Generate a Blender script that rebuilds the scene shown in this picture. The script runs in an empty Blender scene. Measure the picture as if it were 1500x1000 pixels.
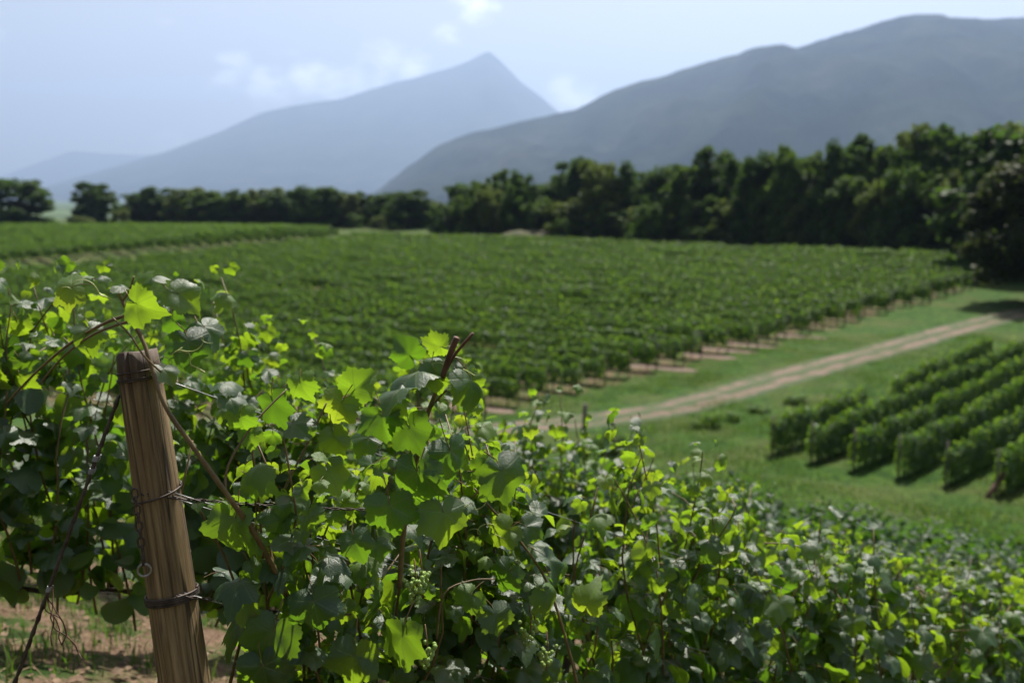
import bpy, math, random
import numpy as np
from mathutils import Vector, Matrix

SC = bpy.context.scene
COL = SC.collection
rad = math.radians

# ------------------------------------------------------------------ camera
EYE = Vector((0.0, 0.0, 10.0))
PITCH = rad(8.2)
cam_d = bpy.data.cameras.new('camera')
cam_d.lens = 35.0
cam_d.sensor_width = 36.0
cam_d.clip_start = 0.05
cam_d.clip_end = 60000.0
cam_d.dof.use_dof = True
cam_d.dof.focus_distance = 2.2
cam_d.dof.aperture_fstop = 2.9
cam = bpy.data.objects.new('camera', cam_d)
COL.objects.link(cam)
cam.location = EYE
cam.rotation_euler = (rad(90) - PITCH, 0, 0)
SC.camera = cam

# ------------------------------------------------------------------ world, sun, exposure
SUN_AZ = rad(19.0)      # to the right of straight ahead
SUN_EL = rad(60.0)
W = bpy.data.worlds.new('World')
SC.world = W
W.use_nodes = True
nt = W.node_tree
for n_ in list(nt.nodes):
    nt.nodes.remove(n_)


def NN(nt, typ, **kw):
    n = nt.nodes.new(typ)
    for k, v in kw.items():
        if k.startswith('i_'):
            key = k[2:]
            key = int(key) if key.isdigit() else key.replace('_', ' ')
            n.inputs[key].default_value = v
        else:
            setattr(n, k, v)
    return n


def L(nt, a, b):
    nt.links.new(a, b)


sky = NN(nt, 'ShaderNodeTexSky', sky_type='NISHITA')
sky.sun_disc = False
sky.sun_elevation = SUN_EL
sky.sun_rotation = SUN_AZ
sky.altitude = 300
sky.air_density = 1.0
sky.dust_density = 3.0
sky.ozone_density = 1.5
tc = NN(nt, 'ShaderNodeTexCoord')


def pixdir(px, py):
    u = (px - 750) / 1458.33
    v = (500 - py) / 1458.33
    f = Vector((0, math.cos(PITCH), -math.sin(PITCH)))
    up = Vector((0, math.sin(PITCH), math.cos(PITCH)))
    return f + Vector((u, 0, 0)) + up * v


# small cumulus puffs low over the ridge, as bumps of a cloud field in direction space
mp = NN(nt, 'ShaderNodeMapping')
mp.inputs['Scale'].default_value = (1.0, 1.0, 1.9)
L(nt, tc.outputs['Generated'], mp.inputs['Vector'])
cn = NN(nt, 'ShaderNodeTexNoise', i_Scale=15.0, i_Detail=9.0, i_Roughness=0.62)
L(nt, mp.outputs['Vector'], cn.inputs['Vector'])
acc = None
for (px, py, r, a) in [(335, 100, .034, .33), (385, 122, .030, .32), (445, 116, .032, .33), (485, 128, .03, .3),
                       (572, 82, .030, .28), (605, 105, .030, .31), (560, 118, .026, .22), (668, -4, .036, .20), (700, 4, .03, .18), (410, 128, .035, .3), (520, 122, .03, .24), (655, 46, .02, .2),
                       (830, 146, .035, .34), (230, 205, .03, .14)]:
    d = pixdir(px, py).normalized()
    vd = NN(nt, 'ShaderNodeVectorMath', operation='DISTANCE')
    L(nt, tc.outputs['Generated'], vd.inputs[0])
    vd.inputs[1].default_value = d
    mr = NN(nt, 'ShaderNodeMapRange', interpolation_type='SMOOTHSTEP')
    mr.inputs['From Min'].default_value = r * 1.25
    mr.inputs['From Max'].default_value = 0.0
    mr.inputs['To Min'].default_value = 0.0
    mr.inputs['To Max'].default_value = a
    L(nt, vd.outputs['Value'], mr.inputs['Value'])
    if acc is None:
        acc = mr.outputs[0]
    else:
        mx = NN(nt, 'ShaderNodeMath', operation='MAXIMUM')
        L(nt, acc, mx.inputs[0])
        L(nt, mr.outputs[0], mx.inputs[1])
        acc = mx.outputs[0]
cadd = NN(nt, 'ShaderNodeMath', operation='ADD')
L(nt, cn.outputs['Fac'], cadd.inputs[0])
L(nt, acc, cadd.inputs[1])
crmp = NN(nt, 'ShaderNodeMapRange', interpolation_type='SMOOTHSTEP')
crmp.inputs['From Min'].default_value = 0.60
crmp.inputs['From Max'].default_value = 1.0
L(nt, cadd.outputs[0], crmp.inputs['Value'])
cmix = NN(nt, 'ShaderNodeMixRGB')
L(nt, crmp.outputs[0], cmix.inputs['Fac'])
stint = NN(nt, 'ShaderNodeMixRGB', blend_type='MULTIPLY')
stint.inputs['Fac'].default_value = 1.0
stint.inputs['Color2'].default_value = (1.62, 1.17, .84, 1)      # whitish summer air
L(nt, sky.outputs['Color'], stint.inputs['Color1'])
L(nt, stint.outputs['Color'], cmix.inputs['Color1'])
cmix.inputs['Color2'].default_value = (30.0, 28.5, 28.0, 1)
bg = NN(nt, 'ShaderNodeBackground')
bg.inputs['Strength'].default_value = 0.050
wo = NN(nt, 'ShaderNodeOutputWorld')
L(nt, cmix.outputs['Color'], bg.inputs['Color'])
L(nt, bg.outputs[0], wo.inputs['Surface'])

sun_d = bpy.data.lights.new('sun', 'SUN')
sun_d.energy = 5.0
sun_d.angle = rad(0.53)
sun_d.color = (1.0, 0.955, 0.88)
sun = bpy.data.objects.new('sun', sun_d)
COL.objects.link(sun)
sdir = Vector((math.sin(SUN_AZ) * math.cos(SUN_EL), math.cos(SUN_AZ) * math.cos(SUN_EL), math.sin(SUN_EL)))
sun.rotation_euler = sdir.to_track_quat('Z', 'Y').to_euler()
sun.location = (20, 20, 80)

vs = SC.view_settings
vs.view_transform = 'Standard'
vs.look = 'None'
vs.exposure = 1.2
vs.gamma = 1.0
vs.use_curve_mapping = False
cy = SC.cycles
cy.use_denoising = True
cy.max_bounces = 8
cy.diffuse_bounces = 2
cy.glossy_bounces = 2
cy.transmission_bounces = 4
cy.transparent_max_bounces = 4
cy.volume_bounces = 0
cy.caustics_reflective = False
cy.caustics_refractive = False
cy.sample_clamp_indirect = 6.0

# ------------------------------------------------------------------ helpers
RNG = np.random.default_rng(7)
random.seed(7)


def at(px, py, y):
    """world point seen at photograph pixel (px,py) at distance y ahead"""
    d = pixdir(px, py)
    return EYE + d * (y / d.y)


def mesh_from(name, v, faces, mat=None, smooth=False, uv=None, mats=None, midx=None):
    me = bpy.data.meshes.new(name)
    if isinstance(faces, np.ndarray):
        v = np.asarray(v, np.float32)
        k = faces.shape[1]
        me.vertices.add(len(v))
        me.vertices.foreach_set('co', v.ravel())
        me.loops.add(faces.size)
        me.polygons.add(len(faces))
        me.polygons.foreach_set('loop_start', np.arange(0, faces.size, k, dtype=np.int32))
        me.loops.foreach_set('vertex_index', faces.astype(np.int32).ravel())
        me.update(calc_edges=True)
        me.validate()
    else:
        me.from_pydata([tuple(p) for p in v], [], faces)
    if uv is not None:
        lay = me.uv_layers.new(name='UVMap')
        vi = np.zeros(len(me.loops), np.int32)
        me.loops.foreach_get('vertex_index', vi)
        lay.data.foreach_set('uv', np.asarray(uv, np.float32)[vi].ravel())
    for m in (mats or ([mat] if mat else [])):
        me.materials.append(m)
    if midx is not None:
        me.polygons.foreach_set('material_index', np.asarray(midx, np.int32))
    if smooth:
        me.polygons.foreach_set('use_smooth', np.ones(len(me.polygons), bool))
    return me


def obj(name, me, parent=None, loc=(0, 0, 0), mat4=None, label=None, cat=None, group=None, kind=None):
    o = bpy.data.objects.new(name, me)
    COL.objects.link(o)
    if parent:
        o.parent = parent
    if mat4 is not None:
        o.matrix_local = mat4
    else:
        o.location = loc
    if label:
        o['label'] = label
    if cat:
        o['category'] = cat
    if group:
        o['group'] = group
    if kind:
        o['kind'] = kind
    return o


def empty(name, loc, label, cat, group=None, rz=0.0):
    o = obj(name, None, None, loc, None, label, cat, group)
    o.empty_display_size = 0.1
    o.rotation_euler = (0, 0, rz)
    return o


def tube(pts, radii, n=6, cap=True):
    """tapered tube along a polyline -> verts, faces"""
    pts = [Vector(p) for p in pts]
    V, F = [], []
    up = Vector((0.13, 0.21, 0.97))
    prev = None
    for i, p in enumerate(pts):
        t = (pts[min(i + 1, len(pts) - 1)] - pts[max(i - 1, 0)])
        if t.length < 1e-9:
            t = Vector((0, 0, 1))
        t.normalize()
        a = (prev if prev else (up if abs(t.dot(up)) < .95 else Vector((1, 0, 0))))
        a = (a - t * a.dot(t)).normalized()
        prev = a
        b = t.cross(a)
        r = radii[i] if hasattr(radii, '__len__') else radii
        for k in range(n):
            an = 2 * math.pi * k / n
            V.append(p + (a * math.cos(an) + b * math.sin(an)) * r)
    for i in range(len(pts) - 1):
        for k in range(n):
            k2 = (k + 1) % n
            F.append((i * n + k, i * n + k2, (i + 1) * n + k2, (i + 1) * n + k))
    if cap:
        F.append(tuple(range(n - 1, -1, -1)))
        F.append(tuple(range((len(pts) - 1) * n, len(pts) * n)))
    return V, F


def join(parts):
    V, F = [], []
    for v, f in parts:
        o = len(V)
        V += list(v)
        F += [tuple(i + o for i in q) for q in f]
    return V, F


def smooth_poly(pts, k=4):
    """Catmull-Rom through the points"""
    pts = [Vector(p) for p in pts]
    out = []
    for i in range(len(pts) - 1):
        p0, p1, p2, p3 = pts[max(i - 1, 0)], pts[i], pts[i + 1], pts[min(i + 2, len(pts) - 1)]
        for j in range(k):
            t = j / k
            out.append(0.5 * ((2 * p1) + (p2 - p0) * t + (2 * p0 - 5 * p1 + 4 * p2 - p3) * t * t
                              + (3 * p1 - p0 - 3 * p2 + p3) * t ** 3))
    out.append(pts[-1])
    return out


# smooth value noise for terrain, vectorised
def vnoise(x, y, seed=0):
    x = np.asarray(x, float)
    y = np.asarray(y, float)
    xi = np.floor(x).astype(np.int64)
    yi = np.floor(y).astype(np.int64)
    xf = x - xi
    yf = y - yi
    u = xf * xf * (3 - 2 * xf)
    v = yf * yf * (3 - 2 * yf)

    def h(a, b):
        n = (a * 374761393 + b * 668265263 + int(seed) * 144269504) & 0x7fffffff
        n = ((n ^ (n >> 13)) * 1274126177) & 0x7fffffff
        return ((n ^ (n >> 16)) & 0xffff) / 65535.0
    return (h(xi, yi) * (1 - u) + h(xi + 1, yi) * u) * (1 - v) + (h(xi, yi + 1) * (1 - u) + h(xi + 1, yi + 1) * u) * v


def fbm(x, y, oct=4, seed=0, gain=.5):
    s, a, t = 0, 1, 0
    for o in range(oct):
        s = s + a * (vnoise(x * 2 ** o, y * 2 ** o, seed + o * 17) - .5)
        t += a
        a *= gain
    return s / t


# ------------------------------------------------------------------ materials
def new_mat(name):
    m = bpy.data.materials.new(name)
    m.use_nodes = True
    t = m.node_tree
    for n in list(t.nodes):
        t.nodes.remove(n)
    out = NN(t, 'ShaderNodeOutputMaterial')
    return m, t, out


def ramp(t, stops, fac=None, interp='LINEAR'):
    r = NN(t, 'ShaderNodeValToRGB')
    r.color_ramp.interpolation = interp
    while len(r.color_ramp.elements) < len(stops):
        r.color_ramp.elements.new(0.5)
    for e, (p, c) in zip(r.color_ramp.elements, stops):
        e.position = p
        e.color = (c[0], c[1], c[2], 1)
    if fac is not None:
        L(t, fac, r.inputs['Fac'])
    return r


def math_n(t, op, a, b=None, c=None):
    n = NN(t, 'ShaderNodeMath', operation=op)
    for i, x in enumerate((a, b, c)):
        if x is None:
            continue
        if isinstance(x, (int, float)):
            n.inputs[i].default_value = x
        else:
            L(t, x, n.inputs[i])
    return n.outputs[0]


def leaf_material(name, dark, light, trans_a, trans_b, under, tfac=.42, rough=.42, veins=True, spec=.5, brown=0.0):
    m, t, out = new_mat(name)
    oi = NN(t, 'ShaderNodeObjectInfo')
    ge = NN(t, 'ShaderNodeNewGeometry')
    s = math_n(t, 'ADD', oi.outputs['Random'], ge.outputs['Random Per Island'])
    rnd = math_n(t, 'FRACT', s)
    rnd2 = math_n(t, 'FRACT', math_n(t, 'MULTIPLY', rnd, 7.31))
    top = ramp(t, [(0, dark), (1, light)], rnd)
    tr = ramp(t, [(0, trans_a), (1, trans_b)], rnd2)
    topc, trc = top.outputs[0], tr.outputs[0]
    bump_h = None
    if veins:
        uv = NN(t, 'ShaderNodeUVMap', uv_map='UVMap')
        sp = NN(t, 'ShaderNodeSeparateXYZ')
        L(t, uv.outputs[0], sp.inputs[0])
        ax = math_n(t, 'ABSOLUTE', sp.outputs[0])
        vein = None
        for ang in (0, 52, 104):
            a = rad(ang)
            # distance to ray at angle a from the +y midrib, in the half plane x>=0
            cr = math_n(t, 'ABSOLUTE', math_n(t, 'SUBTRACT', math_n(t, 'MULTIPLY', ax, math.cos(a)),
                                              math_n(t, 'MULTIPLY', sp.outputs[1], math.sin(a))))
            al = math_n(t, 'ADD', math_n(t, 'MULTIPLY', ax, math.sin(a)), math_n(t, 'MULTIPLY', sp.outputs[1], math.cos(a)))
            w = math_n(t, 'MULTIPLY', math_n(t, 'SUBTRACT', 1.0, math_n(t, 'DIVIDE', cr, .022)), math_n(t, 'GREATER_THAN', al, 0.0))
            # side veins in chevrons off each main vein
            ch = math_n(t, 'PINGPONG', math_n(t, 'ADD', math_n(t, 'SUBTRACT', al, math_n(t, 'MULTIPLY', cr, .8)), 2.0), .055)
            sv = math_n(t, 'MULTIPLY', math_n(t, 'MULTIPLY', math_n(t, 'SUBTRACT', 1.0, math_n(t, 'DIVIDE', ch, .011)),
                                              math_n(t, 'LESS_THAN', cr, .16)), math_n(t, 'GREATER_THAN', al, 0.02))
            sv = math_n(t, 'MULTIPLY', math_n(t, 'MAXIMUM', sv, 0.0), .55)
            w = math_n(t, 'MAXIMUM', math_n(t, 'MAXIMUM', w, 0.0), sv)
            vein = w if vein is None else math_n(t, 'MAXIMUM', vein, w)
        vmix = NN(t, 'ShaderNodeMixRGB')
        L(t, math_n(t, 'MULTIPLY', vein, .45), vmix.inputs['Fac'])
        L(t, topc, vmix.inputs['Color1'])
        vmix.inputs['Color2'].default_value = (.16, .22, .07, 1)
        topc = vmix.outputs[0]
        tmix = NN(t, 'ShaderNodeMixRGB')
        L(t, math_n(t, 'MULTIPLY', vein, .45), tmix.inputs['Fac'])
        L(t, trc, tmix.inputs['Color1'])
        tmix.inputs['Color2'].default_value = (.10, .17, .02, 1)
        trc = tmix.outputs[0]
        nz = NN(t, 'ShaderNodeTexNoise', i_Scale=26.0, i_Detail=3.0)
        L(t, uv.outputs[0], nz.inputs['Vector'])
        bump_h = math_n(t, 'SUBTRACT', nz.outputs['Fac'], math_n(t, 'MULTIPLY', vein, .55))
        # blotches: yellowing and a few brown rims
        nb = NN(t, 'ShaderNodeTexNoise', i_Scale=2.2, i_Detail=4.0)
        av = NN(t, 'ShaderNodeVectorMath', operation='ADD')
        L(t, uv.outputs[0], av.inputs[0])
        cb = NN(t, 'ShaderNodeCombineXYZ')
        L(t, math_n(t, 'MULTIPLY', rnd, 37.0), cb.inputs[0])
        L(t, math_n(t, 'MULTIPLY', rnd, 91.0), cb.inputs[1])
        L(t, cb.outputs[0], av.inputs[1])
        L(t, av.outputs[0], nb.inputs['Vector'])
        br = ramp(t, [(.0, (0, 0, 0)), (.70, (0, 0, 0)), (.76, (1, 1, 1))], nb.outputs['Fac'])
        bm = NN(t, 'ShaderNodeMixRGB')
        L(t, br.outputs[0], bm.inputs['Fac'])
        L(t, topc, bm.inputs['Color1'])
        bm.inputs['Color2'].default_value = (.13, .075, .03, 1)
        topc = bm.outputs[0]
    um = NN(t, 'ShaderNodeMixRGB')
    L(t, ge.outputs['Backfacing'], um.inputs['Fac'])
    L(t, topc, um.inputs['Color1'])
    um.inputs['Color2'].default_value = (*under, 1)
    pb = NN(t, 'ShaderNodeBsdfPrincipled')
    L(t, um.outputs[0], pb.inputs['Base Color'])
    pb.inputs['Roughness'].default_value = rough
    pb.inputs['Specular IOR Level'].default_value = spec
    tl = NN(t, 'ShaderNodeBsdfTranslucent')
    L(t, trc, tl.inputs['Color'])
    if bump_h is not None:
        b = NN(t, 'ShaderNodeBump', i_Strength=.28, i_Distance=.005)
        L(t, bump_h, b.inputs['Height'])
        L(t, b.outputs[0], pb.inputs['Normal'])
    mx = NN(t, 'ShaderNodeMixShader')
    mx.inputs[0].default_value = tfac
    L(t, pb.outputs[0], mx.inputs[1])
    L(t, tl.outputs[0], mx.inputs[2])
    L(t, mx.outputs[0], out.inputs['Surface'])
    return m


M_LEAF = leaf_material('vine_leaf', (.009, .034, .007), (.024, .064, .015), (.14, .32, .012), (.40, .60, .02), (.030, .062, .018), tfac=.40, rough=.46, spec=.8)
M_YOUNG = leaf_material('young_vine_leaf', (.06, .13, .02), (.10, .17, .03), (.22, .42, .015), (.38, .50, .02), (.08, .13, .035), tfac=.46, rough=.52, spec=.6)
M_FAR = leaf_material('far_vine_leaf', (.010, .034, .008), (.026, .066, .016), (.06, .17, .010), (.16, .32, .016), (.032, .062, .020), veins=False, rough=.55, tfac=.36, spec=.45)  # transmission colour darkened to stand in for shade among the lower rows
M_FAR2 = leaf_material('far_field_leaf', (.022, .060, .010), (.050, .108, .018), (.13, .29, .02), (.28, .44, .035), (.06, .11, .025), veins=False, rough=.55, spec=.35, tfac=.40)


def tree_mat(name, dark, light, ta, tb):
    return leaf_material(name, dark, light, ta, tb, tuple(c * 1.2 for c in light), tfac=.3, rough=.55, veins=False, spec=.08)


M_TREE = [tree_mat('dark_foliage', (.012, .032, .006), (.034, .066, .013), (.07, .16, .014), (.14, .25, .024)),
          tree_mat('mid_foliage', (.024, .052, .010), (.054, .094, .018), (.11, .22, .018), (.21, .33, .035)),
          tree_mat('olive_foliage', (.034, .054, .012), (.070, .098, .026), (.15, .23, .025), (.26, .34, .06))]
M_RUST = tree_mat('rusty_foliage', (.014, .024, .007), (.034, .044, .013), (.05, .09, .013), (.11, .14, .025))


def simple_mat(name, c1, c2, scale=8.0, rough=.8, metal=0.0, bump=.0, stretch=None, detail=6.0, dist=.01):
    m, t, out = new_mat(name)
    tcn = NN(t, 'ShaderNodeTexCoord')
    mpn = NN(t, 'ShaderNodeMapping')
    if stretch:
        mpn.inputs['Scale'].default_value = stretch
    L(t, tcn.outputs['Object'], mpn.inputs[0])
    nz = NN(t, 'ShaderNodeTexNoise', i_Scale=scale, i_Detail=detail)
    L(t, mpn.outputs[0], nz.inputs['Vector'])
    r = ramp(t, [(.3, c1), (.7, c2)], nz.outputs['Fac'])
    pb = NN(t, 'ShaderNodeBsdfPrincipled', i_Roughness=rough, i_Metallic=metal)
    L(t, r.outputs[0], pb.inputs['Base Color'])
    if bump:
        b = NN(t, 'ShaderNodeBump', i_Strength=bump, i_Distance=dist)
        L(t, nz.outputs['Fac'], b.inputs['Height'])
        L(t, b.outputs[0], pb.inputs['Normal'])
    L(t, pb.outputs[0], out.inputs['Surface'])
    return m


M_BARK = simple_mat('vine_bark', (.018, .013, .010), (.075, .055, .040), 60, .9, bump=.8, stretch=(1, 1, .15), dist=.006)
M_TRUNK = simple_mat('tree_bark', (.02, .016, .012), (.07, .055, .04), 6, .9, bump=.5, stretch=(1, 1, .2), dist=.05)
M_CANE = simple_mat('green_brown_cane', (.09, .055, .022), (.17, .12, .05), 35, .55, bump=.3, dist=.002)
M_PETIOLE = simple_mat('petiole', (.13, .13, .035), (.20, .08, .04), 20, .5)
M_DRY = simple_mat('dry_cane', (.05, .022, .014), (.14, .07, .045), 40, .8, bump=.4, dist=.002)
M_TENDRIL = simple_mat('tendril', (.25, .30, .08), (.35, .38, .14), 30, .5)
M_WIRE = simple_mat('galvanised_wire', (.20, .20, .20), (.34, .34, .33), 30, .42, metal=.85)
M_RUSTWIRE = simple_mat('rusty_wire', (.035, .025, .02), (.10, .08, .07), 60, .6, metal=.5)
M_GRAPE = simple_mat('green_grape', (.16, .26, .05), (.26, .36, .09), 40, .3)
M_DEADLEAF = simple_mat('dead_leaf', (.07, .038, .018), (.19, .12, .066), 25, .8)
M_STRAW = simple_mat('straw', (.24, .17, .09), (.42, .33, .20), 30, .8)
M_STONE = simple_mat('stone', (.22, .19, .16), (.38, .34, .29), 12, .9, bump=.4)
M_OLDPOST = simple_mat('grey_post_wood', (.05, .042, .034), (.14, .12, .10), 14, .85, bump=.4, stretch=(1, 1, .1))


def grass_mat():
    m, t, out = new_mat('grass_blade')
    ge = NN(t, 'ShaderNodeNewGeometry')
    r = ramp(t, [(0, (.020, .060, .008)), (.7, (.042, .095, .014)), (1, (.13, .12, .045))], ge.outputs['Random Per Island'])
    pb = NN(t, 'ShaderNodeBsdfPrincipled', i_Roughness=.5)
    L(t, r.outputs[0], pb.inputs['Base Color'])
    tl = NN(t, 'ShaderNodeBsdfTranslucent')
    r2 = ramp(t, [(0, (.06, .19, .01)), (1, (.17, .24, .03))], ge.outputs['Random Per Island'])
    L(t, r2.outputs[0], tl.inputs['Color'])
    mx = NN(t, 'ShaderNodeMixShader')
    mx.inputs[0].default_value = .4
    L(t, pb.outputs[0], mx.inputs[1])
    L(t, tl.outputs[0], mx.inputs[2])
    L(t, mx.outputs[0], out.inputs['Surface'])
    return m


M_GRASS = grass_mat()


def post_mat():
    m, t, out = new_mat('weathered_post_wood')
    tcn = NN(t, 'ShaderNodeTexCoord')
    mpn = NN(t, 'ShaderNodeMapping')
    mpn.inputs['Scale'].default_value = (1, 1, .045)
    L(t, tcn.outputs['Object'], mpn.inputs[0])
    nz = NN(t, 'ShaderNodeTexNoise', i_Scale=120.0, i_Detail=8.0, i_Roughness=.6)
    L(t, mpn.outputs[0], nz.inputs['Vector'])
    mp2 = NN(t, 'ShaderNodeMapping')
    mp2.inputs['Scale'].default_value = (1, 1, .10)
    L(t, tcn.outputs['Object'], mp2.inputs[0])
    n2 = NN(t, 'ShaderNodeTexNoise', i_Scale=26.0, i_Detail=4.0)
    L(t, mp2.outputs[0], n2.inputs['Vector'])
    n3 = NN(t, 'ShaderNodeTexNoise', i_Scale=7.0, i_Detail=5.0)
    L(t, tcn.outputs['Object'], n3.inputs['Vector'])
    base = ramp(t, [(.28, (.075, .048, .022)), (.5, (.21, .142, .066)), (.72, (.33, .235, .12))], nz.outputs['Fac'])
    mx = NN(t, 'ShaderNodeMixRGB', blend_type='MULTIPLY')
    mx.inputs['Fac'].default_value = .75
    L(t, base.outputs[0], mx.inputs['Color1'])
    r2 = ramp(t, [(.32, (.35, .30, .26)), (.55, (1, 1, 1))], n2.outputs['Fac'])
    L(t, r2.outputs[0], mx.inputs['Color2'])
    # dark drying checks along the grain
    wv = NN(t, 'ShaderNodeTexNoise', i_Scale=38.0, i_Detail=2.0)
    mp3 = NN(t, 'ShaderNodeMapping')
    mp3.inputs['Scale'].default_value = (1, 1, .02)
    L(t, tcn.outputs['Object'], mp3.inputs[0])
    L(t, mp3.outputs[0], wv.inputs['Vector'])
    ck = math_n(t, 'ABSOLUTE', math_n(t, 'SUBTRACT', wv.outputs['Fac'], .5))
    ckr = ramp(t, [(0, (1, 1, 1)), (.010, (1, 1, 1)), (.022, (0, 0, 0))], ck)
    cm = NN(t, 'ShaderNodeMixRGB')
    L(t, math_n(t, 'MULTIPLY', ckr.outputs[0], .8), cm.inputs['Fac'])
    L(t, mx.outputs[0], cm.inputs['Color1'])
    cm.inputs['Color2'].default_value = (.02, .013, .008, 1)
    # tarry stain on the post head and a blotch lower down
    sp = NN(t, 'ShaderNodeSeparateXYZ')
    L(t, tcn.outputs['Object'], sp.inputs[0])
    hz = math_n(t, 'ADD', sp.outputs[2], math_n(t, 'MULTIPLY', math_n(t, 'SUBTRACT', n3.outputs['Fac'], .5), .22))
    hr = NN(t, 'ShaderNodeMapRange')
    hr.inputs['From Min'].default_value = -.10
    hr.inputs['From Max'].default_value = -.03
    L(t, hz, hr.inputs['Value'])
    sm = NN(t, 'ShaderNodeMixRGB')
    L(t, math_n(t, 'MULTIPLY', hr.outputs[0], .70), sm.inputs['Fac'])
    L(t, cm.outputs[0], sm.inputs['Color1'])
    sm.inputs['Color2'].default_value = (.030, .018, .020, 1)
    pb = NN(t, 'ShaderNodeBsdfPrincipled', i_Roughness=.75)
    L(t, sm.outputs[0], pb.inputs['Base Color'])
    b = NN(t, 'ShaderNodeBump', i_Strength=.7, i_Distance=.004)
    L(t, math_n(t, 'SUBTRACT', math_n(t, 'ADD', nz.outputs['Fac'], n2.outputs['Fac']), ckr.outputs[0]), b.inputs['Height'])
    L(t, b.outputs[0], pb.inputs['Normal'])
    L(t, pb.outputs[0], out.inputs['Surface'])
    return m


M_POST = post_mat()


def ground_mat():
    m, t, out = new_mat('ground_cover')
    at_ = NN(t, 'ShaderNodeAttribute', attribute_name='cover')
    sp = NN(t, 'ShaderNodeSeparateColor')
    L(t, at_.outputs['Color'], sp.inputs[0])
    tcn = NN(t, 'ShaderNodeTexCoord')
    big = NN(t, 'ShaderNodeTexNoise', i_Scale=.35, i_Detail=6.0, i_Roughness=.6)
    mid = NN(t, 'ShaderNodeTexNoise', i_Scale=2.6, i_Detail=7.0, i_Roughness=.65)
    fine = NN(t, 'ShaderNodeTexNoise', i_Scale=38.0, i_Detail=6.0, i_Roughness=.7)
    for n in (big, mid, fine):
        L(t, tcn.outputs['Object'], n.inputs['Vector'])
    soil = ramp(t, [(.30, (.06, .036, .021)), (.5, (.12, .078, .05)), (.72, (.21, .15, .10))], fine.outputs['Fac'])
    g1 = ramp(t, [(.38, (.008, .028, .002)), (.5, (.021, .060, .005)), (.62, (.046, .090, .011))], mid.outputs['Fac'])
    g2 = NN(t, 'ShaderNodeMixRGB')
    bigr = ramp(t, [(.42, (0, 0, 0)), (.66, (1, 1, 1))], big.outputs['Fac'])
    L(t, math_n(t, 'MULTIPLY', bigr.outputs[0], .75), g2.inputs['Fac'])
    L(t, g1.outputs[0], g2.inputs['Color1'])
    g2.inputs['Color2'].default_value = (.062, .070, .02, 1)
    s = math_n(t, 'ADD', sp.outputs[0], math_n(t, 'MULTIPLY', math_n(t, 'SUBTRACT', mid.outputs['Fac'], .5), 1.6))
    fr = ramp(t, [(.42, (0, 0, 0)), (.58, (1, 1, 1))], s)
    mx = NN(t, 'ShaderNodeMixRGB')
    L(t, fr.outputs[0], mx.inputs['Fac'])
    L(t, g2.outputs[0], mx.inputs['Color1'])
    L(t, soil.outputs[0], mx.inputs['Color2'])
    # far country: woods and meadows
    far = NN(t, 'ShaderNodeTexNoise', i_Scale=.006, i_Detail=8.0)
    L(t, tcn.outputs['Object'], far.inputs['Vector'])
    fc = ramp(t, [(.42, (.025, .045, .015)), (.55, (.07, .11, .035))], far.outputs['Fac'])
    m2 = NN(t, 'ShaderNodeMixRGB')
    L(t, sp.outputs[1], m2.inputs['Fac'])
    L(t, mx.outputs[0], m2.inputs['Color1'])
    L(t, fc.outputs[0], m2.inputs['Color2'])
    pb = NN(t, 'ShaderNodeBsdfPrincipled', i_Roughness=.95)
    pb.inputs['Specular IOR Level'].default_value = .15
    L(t, m2.outputs[0], pb.inputs['Base Color'])
    b = NN(t, 'ShaderNodeBump', i_Strength=.8, i_Distance=.05)
    L(t, math_n(t, 'ADD', math_n(t, 'MULTIPLY', fine.outputs['Fac'], .4), mid.outputs['Fac']), b.inputs['Height'])
    L(t, b.outputs[0], pb.inputs['Normal'])
    L(t, pb.outputs[0], out.inputs['Surface'])
    return m


M_GROUND = ground_mat()


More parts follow.
